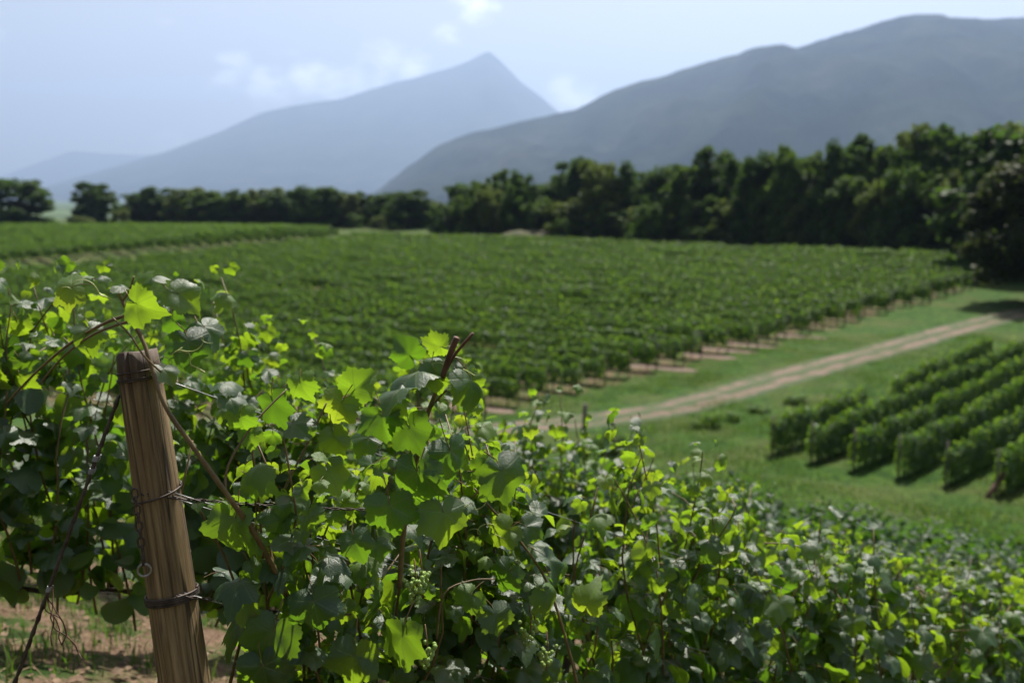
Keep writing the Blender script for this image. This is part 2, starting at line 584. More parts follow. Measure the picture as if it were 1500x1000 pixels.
def track_mat():
    m, t, out = new_mat('dirt_track')
    uv = NN(t, 'ShaderNodeUVMap', uv_map='UVMap')
    sp = NN(t, 'ShaderNodeSeparateXYZ')
    L(t, uv.outputs[0], sp.inputs[0])
    tcn = NN(t, 'ShaderNodeTexCoord')
    mid = NN(t, 'ShaderNodeTexNoise', i_Scale=.9, i_Detail=7.0, i_Roughness=.65)
    fine = NN(t, 'ShaderNodeTexNoise', i_Scale=11.0, i_Detail=6.0, i_Roughness=.7)
    L(t, tcn.outputs['Object'], mid.inputs['Vector'])
    L(t, tcn.outputs['Object'], fine.inputs['Vector'])
    # distance from the nearer wheel rut (u across: -1..1, ruts at +-.45)
    d = math_n(t, 'ABSOLUTE', math_n(t, 'SUBTRACT', math_n(t, 'ABSOLUTE', sp.outputs[0]), .46))
    d = math_n(t, 'ADD', d, math_n(t, 'MULTIPLY', math_n(t, 'SUBTRACT', mid.outputs['Fac'], .5), 1.5))
    d = math_n(t, 'ADD', d, math_n(t, 'MULTIPLY', math_n(t, 'SUBTRACT', fine.outputs['Fac'], .5), .35))
    fr = ramp(t, [(.06, (0, 0, 0)), (.30, (1, 1, 1))], d)
    soil = ramp(t, [(.3, (.070, .046, .032)), (.5, (.130, .090, .064)), (.75, (.235, .175, .13))], fine.outputs['Fac'])
    gr = ramp(t, [(.35, (.018, .046, .007)), (.65, (.045, .064, .016))], mid.outputs['Fac'])
    mx = NN(t, 'ShaderNodeMixRGB')
    L(t, fr.outputs[0], mx.inputs['Fac'])
    L(t, soil.outputs[0], mx.inputs['Color1'])
    L(t, gr.outputs[0], mx.inputs['Color2'])
    pb = NN(t, 'ShaderNodeBsdfPrincipled', i_Roughness=.95)
    L(t, mx.outputs[0], pb.inputs['Base Color'])
    b = NN(t, 'ShaderNodeBump', i_Strength=.6, i_Distance=.06)
    L(t, math_n(t, 'ADD', fine.outputs['Fac'], mid.outputs['Fac']), b.inputs['Height'])
    L(t, b.outputs[0], pb.inputs['Normal'])
    L(t, pb.outputs[0], out.inputs['Surface'])
    return m


M_TRACK = track_mat()
M_SOIL = simple_mat('bare_soil', (.07, .047, .033), (.19, .135, .10), 5, .95, bump=.5, dist=.05)


def mountain_mat():
    m, t, out = new_mat('wooded_mountain')
    tcn = NN(t, 'ShaderNodeTexCoord')
    n1 = NN(t, 'ShaderNodeTexNoise', i_Scale=.0022, i_Detail=9.0, i_Roughness=.62)
    n2 = NN(t, 'ShaderNodeTexNoise', i_Scale=.02, i_Detail=6.0, i_Roughness=.7)
    L(t, tcn.outputs['Object'], n1.inputs['Vector'])
    L(t, tcn.outputs['Object'], n2.inputs['Vector'])
    r = ramp(t, [(.42, (.003, .007, .004)), (.52, (.011, .019, .010)), (.64, (.028, .033, .022))], n1.outputs['Fac'])
    ge = NN(t, 'ShaderNodeNewGeometry')
    sp = NN(t, 'ShaderNodeSeparateXYZ')
    L(t, ge.outputs['Normal'], sp.inputs[0])
    st = math_n(t, 'ADD', sp.outputs[2], math_n(t, 'MULTIPLY', math_n(t, 'SUBTRACT', n2.outputs['Fac'], .5), .5))
    rk = ramp(t, [(.44, (1, 1, 1)), (.56, (0, 0, 0))], st)
    mx = NN(t, 'ShaderNodeMixRGB')
    L(t, rk.outputs[0], mx.inputs['Fac'])
    L(t, r.outputs[0], mx.inputs['Color1'])
    mx.inputs['Color2'].default_value = (.05, .05, .05, 1)
    pb = NN(t, 'ShaderNodeBsdfPrincipled', i_Roughness=1.0)
    pb.inputs['Specular IOR Level'].default_value = 0
    L(t, mx.outputs[0], pb.inputs['Base Color'])
    b = NN(t, 'ShaderNodeBump', i_Strength=.8, i_Distance=14.0)
    L(t, n2.outputs['Fac'], b.inputs['Height'])
    L(t, b.outputs[0], pb.inputs['Normal'])
    L(t, pb.outputs[0], out.inputs['Surface'])
    return m


M_MOUNT = mountain_mat()

# ------------------------------------------------------------------ terrain
RD = np.array([.786, .619])           # direction of the near vine rows (downhill)
RN = np.array([-.619, .786])          # across them, away from the camera
P0 = np.array([-.75, 2.0])            # foot of the end post, roughly


def softplus(x, k):
    return k * np.logaddexp(0, np.asarray(x, float) / k)


def Fplane(x, y):
    return -9.57 + .0273 * (y - 45) + .025 * (x - 1.5)


LAKE_Z = -98.0


def H(x, y):
    x = np.asarray(x, float)
    y = np.asarray(y, float)
    d = (x - P0[0]) * RD[0] + (y - P0[1]) * RD[1]
    n = (x - P0[0]) * RN[0] + (y - P0[1]) * RN[1]
    N = -1.83 - .36 * d + .09 * softplus(d - 4.0, .8) - .08 * softplus(n - 2.0, .5)
    N = np.maximum(N, -30)
    N = np.where(N > 8, 8 + (N - 8) * .3, N)
    F = Fplane(np.clip(x, -260, 160), np.minimum(y, 300))
    # beyond the trees the plateau falls away to the lake
    r = np.sqrt((x * .8) ** 2 + y ** 2)
    drop = np.clip((r - 270) / 1500, 0, 1)
    F = F - drop * drop * (3 - 2 * drop) * 104 * (y > -500)
    k = 1.2
    h = np.maximum(N, F) + k * np.log1p(np.exp(-np.abs(N - F) / k)) - 0.0
    h = h + .10 * fbm(x * .25, y * .25, 3, 3) * np.clip((y + x) / 20, .2, 1)
    h = h + np.clip((r - 30) / 200, 0, 1) * .5 * fbm(x * .03, y * .03, 3, 9)
    # the far left block stands on a low bank above a lane
    bd = (x + 61.5) * -.863 + (y - 117) * .505
    along = (x + 61.5) * .505 + (y - 117) * .863
    b = np.clip(bd / 1.6, 0, 1) * np.clip((along + 40) / 20, 0, 1) * np.clip((78 - along) / 25, 0, 1)
    h = h + 1.0 * b * np.clip((r - 60) / 30, 0, 1)
    return h + 10.0


def Hf(x, y):
    return float(H(x, y))


def in_poly(px, py, poly):
    px = np.asarray(px, float)
    py = np.asarray(py, float)
    ins = np.zeros(px.shape, bool)
    j = len(poly) - 1
    for i in range(len(poly)):
        xi, yi = poly[i]
        xj, yj = poly[j]
        c = ((yi > py) != (yj > py)) & (px < (xj - xi) * (py - yi) / (yj - yi + 1e-12) + xi)
        ins ^= c
        j = i
    return ins


TDIR = np.array([.757, .652])          # direction of the track
FIELD = [(-14.5, 29.5), (1.2, 45.2), (37.5, 81), (49, 103), (28, 121), (0, 149), (-26, 166), (-57.5, 114.5), (-120, 60), (-60, 20)]
LEFTB = [(-63, 119), (-29, 169), (-45, 196), (-120, 226), (-180, 190), (-125, 70)]
RB_O = np.array([9.6, 35.6])
BDIR = np.array([.684, .729])

rr = np.concatenate([[0.0], np.geomspace(.5, 32000, 244)])
aa = np.linspace(0, 2 * np.pi, 361)[:-1]
R_, A_ = np.meshgrid(rr, aa, indexing='ij')
gx = R_ * np.sin(A_)
gy = R_ * np.cos(A_)
gz = H(gx, gy)
nr, na = R_.shape
ii, jj = np.meshgrid(np.arange(nr - 1), np.arange(na), indexing='ij')
j2 = (jj + 1) % na
gf = np.stack([ii * na + jj, ii * na + j2, (ii + 1) * na + j2, (ii + 1) * na + jj], -1).reshape(-1, 4)[na:]
# first ring is degenerate: close with a fan
gf = gf[:, ::-1]
gv = np.stack([gx, gy, gz], -1).reshape(-1, 3)
ground_me = mesh_from('ground', gv, np.ascontiguousarray(gf), M_GROUND, smooth=True)
d_ = (gx - P0[0]) * RD[0] + (gy - P0[1]) * RD[1]
soilness = np.full(gx.shape, .10)
near = np.exp(-np.maximum(R_ - 7, 0) / 5)
soilness = soilness + .42 * near
soilness = np.where(in_poly(gx, gy, FIELD), .50, soilness)
soilness = np.where(in_poly(gx, gy, LEFTB), .40, soilness)
soilness = np.where((R_ > 120) & ~in_poly(gx, gy, FIELD) & ~in_poly(gx, gy, LEFTB), .34, soilness)
farness = np.clip((R_ - 260) / 120, 0, 1)
cov = np.stack([soilness, farness, np.zeros_like(gx), np.ones_like(gx)], -1).reshape(-1, 4)
ca = ground_me.color_attributes.new('cover', 'FLOAT_COLOR', 'POINT')
ca.data.foreach_set('color', cov.astype(np.float32).ravel())
obj('ground', ground_me, kind='structure', label='sloping vineyard ground of grass and dry soil')

# dirt track
tp = np.array([(-14, 29.2), (-8, 34.3), (-2.5, 38.2), (3.0, 41.6), (7.7, 44.4), (13.7, 50.0), (21.3, 56.8), (31.8, 66.3), (40, 72.2), (52, 78), (70, 84)])
tpl = smooth_poly([(p[0], p[1], 0) for p in tp], 14)
tv, tuv, tf = [], [], []
K = 12
for i, p in enumerate(tpl):
    a = tpl[min(i + 1, len(tpl) - 1)] - tpl[max(i - 1, 0)]
    a.normalize()
    s = Vector((a.y, -a.x, 0))
    for k in range(K + 1):
        u = -1 + 2 * k / K
        q = p + s * u * 1.35
        rut = -.09 * math.exp(-((abs(u) - .46) / .16) ** 2)
        e = .085 - .09 * (abs(u) ** 6)
        tv.append((q.x, q.y, Hf(q.x, q.y) + e + rut))
        tuv.append((u, i * .1))
for i in range(len(tpl) - 1):
    for k in range(K):
        b = i * (K + 1) + k
        tf.append((b, b + 1, b + K + 2, b + K + 1))
obj('dirt_track', mesh_from('dirt_track', tv, tf, M_TRACK, True, tuv), kind='structure', label='pale rutted dirt track between the vine blocks')

# lake
lz = LAKE_Z + 10 + 1.2
M_WATER = simple_mat('lake_water', (.05, .08, .10), (.06, .10, .12), .01, .12)
obj('lake', mesh_from('lake', [(-19000, 1500, lz), (11000, 1500, lz), (11000, 28500, lz), (-19000, 28500, lz)], [(0, 1, 2, 3)], M_WATER),
    kind='structure', label='pale lake at the foot of the mountains')


# ------------------------------------------------------------------ mountains
def mountain(name, ridge, D, front, seed, label, base=-97, rough=1.0, back=1500, dvar=0.0, skew=0.0):
    """ridge: photograph pixels of its crest; D: distance of the crest"""
    xs = np.array([r[0] for r in ridge], float)
    ys = np.array([r[1] for r in ridge], float)
    nx = 420
    px = np.linspace(xs[0], xs[-1], nx)
    py = np.interp(px, xs, ys)
    # a Hermite-ish smoothing of the polyline, then crest detail
    ker = np.hanning(9)
    ker /= ker.sum()
    pys = np.convolve(np.pad(py, 4, 'edge'), ker, 'valid')
    pys = pys + 2.2 * rough * fbm(px * .05, px * 0 + seed, 4, seed)
    Dx = D + dvar * (px - px.mean()) / (px[-1] - px[0])
    p = PITCH
    u = (px - 750) / 1458.33
    v = (500 - pys) / 1458.33
    fy = math.cos(p) + v * math.sin(p)
    fz = -math.sin(p) + v * math.cos(p)
    X = u / fy * Dx
    Z = fz / fy * Dx
    ny = 150
    tt = np.concatenate([np.linspace(-1, 0, 31)[:-1], np.linspace(0, 1, ny - 30)])
    V = np.zeros((len(tt), nx, 3))
    for i, t in enumerate(tt):
        if t <= 0:      # far side
            yy = Dx + (-t) * back
            prof = 1 - (-t) ** 1.2
        else:
            yy = Dx - t * front
            prof = (1 - t) ** 1.25
        xx = X * (yy / Dx) + skew * t * front * .3
        h = base + (Z - base) * prof
        w = np.sin(np.pi * np.clip(abs(t), 0, 1)) ** .7
        rd = np.abs(fbm(xx / 900 + seed, yy / 2600 + seed, 5, seed))
        h = h + w * rough * ((.22 - rd) * 520 * np.clip((Z - base) / 900, .15, 1) + 60 * fbm(xx / 160, yy / 160, 4, seed + 5))
        h = np.minimum(h, base + (Z - base) * (1 - .15 * abs(t))) if t != 0 else h
        V[i, :, 0] = xx
        V[i, :, 1] = yy
        V[i, :, 2] = h + 10
    n0, n1 = len(tt), nx
    a, b = np.meshgrid(np.arange(n0 - 1), np.arange(n1 - 1), indexing='ij')
    f = np.stack([a * n1 + b, (a + 1) * n1 + b, (a + 1) * n1 + b + 1, a * n1 + b + 1], -1).reshape(-1, 4)
    return obj(name, mesh_from(name, V.reshape(-1, 3), f, M_MOUNT, True), kind='structure', label=label)


mountain('mountain', [(60, 275), (140, 252), (200, 235), (250, 220), (290, 205), (330, 190), (380, 166), (430, 155), (500, 145), (560, 126), (620, 111),
                      (660, 100), (692, 87), (715, 74), (736, 92), (762, 120), (790, 140), (815, 162), (860, 190), (960, 220), (1100, 250), (1250, 280)],
         15500, 5600, 11, 'pale hazy mountain rising to a sharp peak', rough=.55)
mountain('mountain', [(500, 312), (560, 274), (600, 244), (640, 214), (690, 195), (760, 179), (820, 165), (850, 158), (880, 142), (920, 124), (960, 115),
                      (1000, 102), (1060, 85), (1100, 74), (1150, 69), (1165, 75), (1200, 62), (1260, 44), (1300, 30), (1340, 23), (1400, 27),
                      (1450, 28), (1500, 25), (1560, 30), (1650, 55), (1760, 60), (1900, 100)],
         5500, 2700, 23, 'broad blue wooded ridge on the right of the peak', rough=1.7, dvar=-1200)
mountain('mountain', [(-500, 285), (-300, 282), (-150, 274), (0, 259), (55, 239), (105, 221), (150, 225), (200, 227), (250, 226), (320, 232), (450, 262)],
         23000, 5000, 37, 'faint far ridge low over the lake', rough=.5)

# ------------------------------------------------------------------ haze
hb = (-24000, -1500, -110.0, 24000, 30000, 3200.0)
hv = [(hb[0] if i in (0, 3, 4, 7) else hb[3], hb[1] if i in (0, 1, 4, 5) else hb[4], hb[2] if i < 4 else hb[5]) for i in range(8)]
hm, ht, hout = new_mat('haze')
pv = NN(ht, 'ShaderNodeVolumePrincipled')
pv.inputs['Color'].default_value = (.47, .66, 1.0, 1)
pv.inputs['Density'].default_value = 0.000090
pv.inputs['Anisotropy'].default_value = .42
L(ht, pv.outputs[0], hout.inputs['Volume'])
hm.cycles.homogeneous_volume = True
obj('haze', mesh_from('haze', hv, [(3, 2, 1, 0), (4, 5, 6, 7), (0, 1, 5, 4), (1, 2, 6, 5), (2, 3, 7, 6), (3, 0, 4, 7)], hm), kind='stuff',
    label='thin blue summer haze in the air')


# ------------------------------------------------------------------ vine leaves
LOBE_A = [0, 14, 30, 46, 56, 68, 84, 98, 112, 126, 142, 158, 170, 180]
LOBE_R = [1.0, .88, .77, .85, .92, .86, .73, .77, .79, .72, .64, .57, .45, .18]


def leaf_outline(n, serr, seed, lob=1.0):
    rs = np.random.default_rng(seed)
    th = np.linspace(-180, 180, n, endpoint=False) + 180.0 / n
    a = np.abs(th)
    r = np.interp(a, LOBE_A, LOBE_R)
    r = r.mean() + (r - r.mean()) * lob
    teeth = np.where(np.arange(n) % 2 == 0, 1, -1) * rs.uniform(.3, 1.3, n)
    r = r * (1 + serr * teeth * (a < 168)) * (1 + rs.normal(0, .02, n))
    r = r * (1 + .05 * np.sin(np.radians(th) * 2 + seed) * (serr > 0))
    t = np.radians(th)
    return np.stack([np.sin(t) * r, np.cos(t) * r], -1) / 1.5


def leaf_shape(xy, cup, fold, tipd, wav, ph):
    x, y = xy[:, 0], xy[:, 1]
    r2 = x * x + y * y
    an = np.arctan2(x, y)
    return (-cup * r2 + fold * np.abs(x) - tipd * np.clip(y, 0, 1) ** 2 + wav * np.sqrt(r2) * np.sin(3.0 * an + ph)
            + wav * .18 * np.sqrt(r2) * np.sin(6.0 * an + ph * 2.1)
            + .035 * np.sin(x * 9 + ph) * np.sin(y * 8 + ph * 1.7))


def leaf_mesh(name, seed, mat, n=44, petiole=True, serr=.055):
    rs = np.random.default_rng(seed)
    o = leaf_outline(n, serr, seed, rs.uniform(.9, 1.65))
    o[:, 0] *= rs.uniform(.92, 1.08)
    o += np.array([rs.normal(0, .01), 0])
    rings = [o * .38, o * .72, o]
    # inner rings without the serration
    k = np.array([.25, .5, .25])
    for i in (0, 1):
        q = rings[i]
        rings[i] = np.roll(q, 1, 0) * .25 + q * .5 + np.roll(q, -1, 0) * .25
    xy = np.concatenate([np.zeros((1, 2))] + rings)
    z = leaf_shape(xy, rs.uniform(.1, 1.1), rs.uniform(-.15, .50), rs.uniform(-.1, .8), rs.uniform(.05, .18), rs.uniform(0, 6))
    v = np.column_stack([xy, z])
    F = []
    for i in range(n):
        j = (i + 1) % n
        F.append((0, 1 + i, 1 + j)[::-1])
        for q in range(2):
            F.append((1 + q * n + i, 1 + (q + 1) * n + i, 1 + (q + 1) * n + j, 1 + q * n + j)[::-1])
    mi = [0] * len(F)
    uv = xy.copy()
    V = [tuple(p) for p in v]
    if petiole:
        L_ = rs.uniform(.45, .7)
        pv_, pf = tube([(0, 0, .0), (rs.normal(0, .03), -L_ * .5, -.05), (rs.normal(0, .06), -L_, -.18)], [.013, .013, .018], 3, False)
        b = len(V)
        V += [tuple(p) for p in pv_]
        F += [tuple(i + b for i in q) for q in pf]
        mi += [1] * len(pf)
        uv = np.vstack([uv, np.zeros((len(pv_), 2))])
    return mesh_from(name, V, F, None, True, uv, [mat, M_PETIOLE], mi)


LEAVES = [leaf_mesh('leaf', 100 + i, M_LEAF, n=60, serr=.042) for i in range(12)]
YOUNG = [leaf_mesh('young_leaf', 300 + i, M_YOUNG, serr=.07) for i in range(5)]


def frame(tip, nor):
    """orthonormal leaf axes: y along the tip, z the upper face"""
    y = np.array(tip, float)
    y /= np.linalg.norm(y) + 1e-9
    z = np.array(nor, float)
    z = z - y * z.dot(y)
    z /= np.linalg.norm(z) + 1e-9
    x = np.cross(y, z)
    return x, y, z


def leaf_matrix(p, tip, nor, s):
    x, y, z = frame(tip, nor)
    m = Matrix(((x[0] * s, y[0] * s, z[0] * s, p[0]), (x[1] * s, y[1] * s, z[1] * s, p[1]), (x[2] * s, y[2] * s, z[2] * s, p[2]), (0, 0, 0, 1)))
    return m


def merged_leaves(name, leaves, mat, n=9, seed=0, keep_uv=True):
    """leaves: list of (p, tip, nor, size) -> one mesh of cheap cupped leaves"""
    m = len(leaves)
    rs = np.random.default_rng(seed)
    o = leaf_outline(n, .0, 5, 1.1)
    P = np.array([l[0] for l in leaves], float)
    Y = np.array([l[1] for l in leaves], float)
    Y /= np.linalg.norm(Y, axis=1)[:, None] + 1e-9
    Zv = np.array([l[2] for l in leaves], float)
    Zv -= Y * (Zv * Y).sum(1)[:, None]
    Zv /= np.linalg.norm(Zv, axis=1)[:, None] + 1e-9
    Xv = np.cross(Y, Zv)
    S = np.array([l[3] for l in leaves], float)
    cup = rs.uniform(-.1, .6, m)
    fold = rs.uniform(0, .45, m)
    tip = rs.uniform(0, .5, m)
    xy = np.concatenate([np.zeros((1, 2)), o])
    z = (-cup[:, None] * (xy ** 2).sum(1)[None] + fold[:, None] * np.abs(xy[:, 0])[None] - tip[:, None] * (np.clip(xy[:, 1], 0, 1) ** 2)[None])
    V = P[:, None, :] + S[:, None, None] * (xy[None, :, 0, None] * Xv[:, None] + xy[None, :, 1, None] * Y[:, None] + z[:, :, None] * Zv[:, None])
    base = (np.arange(m) * (n + 1))[:, None]
    i = np.arange(n)
    tri = np.stack([np.zeros(n, int), 1 + (i + 1) % n, 1 + i], -1)
    F = (base[:, :, None] + tri[None]).reshape(-1, 3)
    uv = np.tile(xy, (m, 1)) if keep_uv else None
    return mesh_from(name, V.reshape(-1, 3), F, mat, True, uv)


def grow(rs, u0, u1, cord=.62, top=1.55, dens=11, width=.20, floppy=.35, node=.056, big=.108, lat=.65, yp=.035):
    """shoots of one vine in row coordinates (u along the row, w across, z up)
    -> shoots [polyline], leaves [(p,tip,normal,size,young)]"""
    shoots, leaves = [], []
    ns = max(2, int(round((u1 - u0) * dens)))
    for k in range(ns):
        u = u0 + (u1 - u0) * (k + rs.uniform(.1, .9)) / ns
        p = np.array([u, rs.normal(0, .04), cord + rs.normal(0, .05)])
        ln = rs.uniform(.80, 1.04) * (top - cord) * 1.08
        d = np.array([rs.normal(0, .25), rs.normal(0, .22), 1.0])
        d /= np.linalg.norm(d)
        side = 1 if rs.random() < .5 else -1
        steps = int(ln / node)
        pts = [p.copy()]
        flop = rs.random() < floppy
        for i in range(steps):
            f = i / steps
            d = d + np.array([rs.normal(0, .10), rs.normal(0, .09) - (p[1]) * .9 * (f < .8), .10 * (1 - f)])
            if flop and f > .62:
                d = d + np.array([rs.normal(0, .08), side * .16, -.20])
            d /= np.linalg.norm(d)
            p = p + d * node
            pts.append(p.copy())
            # a leaf at each node, alternate sides, blade held out to the light
            for q in range(1 + (rs.random() < lat)):
                sd = (1 if i % 2 else -1) * (1 if q == 0 else -1)
                az = rs.normal(0, .9)
                out = np.array([math.sin(az) * 1.0, sd * math.cos(az), 0.0])
                pet = rs.uniform(.05, .10) if q == 0 else rs.uniform(.03, .07)
                lp = p + out * pet + np.array([0, 0, rs.uniform(0, .05)])
                lp[1] = np.clip(lp[1], -width * 1.5, width * 1.5)
                if rs.random() < .45:      # blade held flat to the sky
                    tip = out * rs.uniform(.5, 1.0) + np.array([rs.normal(0, .5), 0, -rs.uniform(.0, .45)])
                    nor = out * rs.uniform(.0, .45) + np.array([rs.normal(0, .25), rs.normal(0, .25), 1.0])
                else:                      # blade hanging from its petiole
                    tip = out * rs.uniform(.1, .6) + np.array([rs.normal(0, .35), 0, -rs.uniform(.4, 1.2)])
                    nor = out * rs.uniform(.3, 1.0) + np.array([rs.normal(0, .45), rs.normal(0, .4), rs.uniform(.1, .8)])
                sz = big * (1.0 - .55 * f ** 2.2) * rs.uniform(.65, 1.15) * (1 if q == 0 else .68)
                young = (f > .80 and rs.random() < .5) or rs.random() < yp
                leaves.append((lp, tip, nor, sz, young))
        shoots.append(pts)
    return shoots, leaves


def row_to_world(q, n0, slope_ref=None):
    """row coordinates (u, w, z above the ground) of the row at offset n0 -> world"""
    x = P0[0] + RD[0] * q[0] - RN[0] * q[1] + RN[0] * n0
    y = P0[1] + RD[1] * q[0] - RN[1] * q[1] + RN[1] * n0
    xb = P0[0] + RD[0] * q[0] + RN[0] * n0
    yb = P0[1] + RD[1] * q[0] + RN[1] * n0
    return np.array([x, y, float(H(xb, yb)) + q[2]])


def vec_w(v):
    return np.array([RD[0] * v[0] - RN[0] * v[1], RD[1] * v[0] - RN[1] * v[1], v[2]])


EYE_A = np.array(EYE)
# axis of the leaning end post (head, foot direction)
PT = np.array(at(200, 516, 2.07))
PB_ = np.array(at(271, 1000, 1.99))


def near_post(q):
    a = (PB_ - PT) / np.linalg.norm(PB_ - PT)
    w = q - PT
    t = max(0.0, w.dot(a))
    return np.linalg.norm(w - a * t) < .14 or (t > 0 and q[0] < (PT + a * t)[0] + .10 and q[1] < 2.15)




def build_vine(n0, u0, u1, seed, label, group, trunk_u=None, leaf_objs=300, extra=(), **kw):
    """one grapevine with its own trunk, canes and leaves"""
    rs = np.random.default_rng(seed)
    tu = (u0 + u1) / 2 if trunk_u is None else trunk_u
    base = row_to_world((tu, 0, 0), n0)
    root = empty('grapevine', base, label, 'grapevine', group)
    B = base
    # gnarled trunk and a cordon along the bottom wire
    tpts = [(tu, 0, -.06)]
    for h in (.12, .26, .40, .52):
        tpts.append((tu + rs.normal(0, .035), rs.normal(0, .03), h))
    tpts.append((tu + .02, 0, .60))
    tw = smooth_poly([row_to_world(p, n0) - B for p in tpts], 3)
    v, f = tube(tw, [(.034 - .012 * i / len(tw)) * rs.uniform(.85, 1.2) for i in range(len(tw))], 8)
    obj('trunk', mesh_from('trunk', v, f, M_BARK, True), root)
    cp = [row_to_world((u0 + (u1 - u0) * s, rs.normal(0, .015), .61 + rs.normal(0, .015)), n0) - B for s in np.linspace(0, 1, 7)]
    v, f = tube(smooth_poly(cp, 2), .008, 6)
    obj('cordon', mesh_from('cordon', v, f, M_BARK, True), root)
    shoots, leaves = grow(rs, u0, u1, **kw)
    for pts in shoots:
        wp = [row_to_world(p, n0) - B for p in pts[::2] + [pts[-1]]]
        v, f = tube(wp, np.linspace(.0048, .0018, len(wp)), 5, False)
        obj('cane', mesh_from('cane', v, f, M_CANE, True), root)
    wl = []
    for (p, tip, nor, s, yg) in leaves:
        q = row_to_world(p, n0)
        if n0 == 0.0 and u0 < 1 and near_post(q):
            continue
        wl.append((q, vec_w(tip), vec_w(nor), s, yg))
    # the leaves that show largest are separate; the rest is inner foliage
    key = []
    for q in wl:
        dist = np.linalg.norm(q[0] - EYE_A)
        out = np.dot(q[0][:2] - P0, RN) - n0
        key.append(dist + 1.2 * out - .5 * (q[0][2] - B[2]) - q[3])
    order = np.argsort(key)
    for i in order[:leaf_objs]:
        p, tip, nor, s, yg = wl[i]
        me = (YOUNG if yg else LEAVES)[int(rs.integers(len(YOUNG if yg else LEAVES)))]
        obj('leaf', me, root, mat4=leaf_matrix(p - B, tip, nor, s))
    rest = [(wl[i][0] - B, wl[i][1], wl[i][2], wl[i][3]) for i in order[leaf_objs:]]
    if len(rest) > 3:
        obj('foliage', merged_leaves('foliage', rest, M_LEAF, 12, seed), root, kind='stuff')
    return root, B


def nth(n):
    ones = ['', 'first', 'second', 'third', 'fourth', 'fifth', 'sixth', 'seventh', 'eighth', 'ninth', 'tenth', 'eleventh', 'twelfth', 'thirteenth',
            'fourteenth', 'fifteenth', 'sixteenth', 'seventeenth', 'eighteenth', 'nineteenth']
    if n < 20:
        return ones[n]
    tens = {2: ('twentieth', 'twenty'), 3: ('thirtieth', 'thirty'), 4: ('fortieth', 'forty'), 5: ('fiftieth', 'fifty'), 6: ('sixtieth', 'sixty')}[n // 10]
    return tens[0] if n % 10 == 0 else tens[1] + '-' + ones[n % 10]


ORD = ['first', 'second', 'third', 'fourth', 'fifth', 'sixth', 'seventh', 'eighth', 'ninth', 'tenth', 'eleventh', 'twelfth']
GA = 'vines of the row held by the leaning end post'
GB = 'vines of the row behind the leaning end post'
hero = None
A_VINES = [(.10, .62, dict(dens=32, top=1.34, lat=.9, floppy=.35, big=.082, yp=.10)), (.62, 1.05, dict(dens=36, top=1.58, floppy=.45, lat=.9, big=.092)),
           (1.05, 1.45, dict(dens=20, top=1.34, big=.10)), (1.45, 1.80, dict(dens=24, top=1.66, big=.10)), (1.80, 2.70, dict(dens=19, top=1.54)), (2.70, 3.65, dict(dens=19, top=1.42)),
           (3.65, 4.55, dict(dens=16, top=1.36)), (4.55, 5.5, dict(dens=15, top=1.30)), (5.5, 6.5, dict(dens=14, top=1.25))]
A_LABELS = ['sparse sunlit grapevine trained beside the leaning wooden end post',
            'dense tall grapevine with dry broken cane tips above its top leaves']
ROOTA = []
for i, (a, b, kw) in enumerate(A_VINES):
    lab = A_LABELS[i] if i < 2 else 'leafy grapevine, %s from the leaning post along its wire trellis' % ORD[i]
    ROOTA.append(build_vine(0.0, a, b, 900 + i, lab, GA, leaf_objs=300 if i < 6 else 200, **kw))
for i in range(9):
    a = -1.0 + i * .95
    build_vine(1.32, a, a + .95, 700 + i, 'shaded grapevine in the row behind the leaning post, %s from its uphill end' % ORD[i], GB,
               leaf_objs=300 if i < 6 else 200, dens=30 if i < 4 else 20, big=.10, top=(1.72, 1.74, 1.72, 1.68, 1.58, 1.38, 1.3, 1.28, 1.28)[i], lat=.75, cord=.58)

# ------------------------------------------------------------------ hero canes and leaves, from their own distances
rootA0, BA0 = ROOTA[0]
rootA1, BA1 = ROOTA[1]


def hero_cane(root, B, pts, r0, r1, mat=M_CANE, name='cane'):
    w = [np.array(at(*p)) - B for p in pts]
    sp_ = smooth_poly(w, 4)
    v, f = tube(sp_, np.linspace(r0, r1, len(sp_)), 7)
    return obj(name, mesh_from(name, v, f, mat, True), root)


def img_vec(dx, dy, dz):
    """vector given as right, up, towards the camera"""
    return np.array([dx, -dz, dy])


def hero_leaf(root, B, px, py, D, spx, tip, nor, young=False, var=0):
    p = np.array(at(px, py, D)) - B
    s = spx * .80 / 1458.33 * D
    hr = np.random.default_rng(int(px * 7 + py))
    nor = tuple(np.array(nor) + hr.normal(0, .22, 3) + np.array([0, .15, 0]))
    me = (YOUNG if young else LEAVES)[var % (5 if young else 12)]
    obj('leaf', me, root, mat4=leaf_matrix(p, img_vec(*tip), img_vec(*nor), s))


hero_cane(rootA0, BA0, [(420, 872, 2.06), (400, 830, 2.02), (372, 780, 1.98), (330, 720, 1.94), (280, 650, 1.93), (240, 590, 1.93), (212, 505, 1.96), (190, 462, 1.98), (172, 425, 2.0)], .0068, .0034)
hero_cane(rootA0, BA0, [(184, 462, 1.98), (150, 475, 2.05), (100, 505, 2.2), (50, 548, 2.4), (10, 590, 2.6)], .0038, .0026)
hero_cane(rootA0, BA0, [(190, 470, 1.98), (140, 488, 2.05), (95, 520, 2.2), (60, 560, 2.35)], .0030, .0022)
hero_cane(rootA0, BA0, [(180, 440, 1.98), (190, 425, 1.97), (196, 405, 1.96)], .0025, .0018)
hero_cane(rootA0, BA0, [(236, 545, 1.95), (210, 520, 1.93), (190, 490, 1.92), (165, 465, 1.92)], .0022, .0016)
hero_cane(rootA0, BA0, [(330, 720, 1.94), (335, 680, 1.96), (372, 620, 2.0), (420, 570, 2.05)], .0030, .0018)
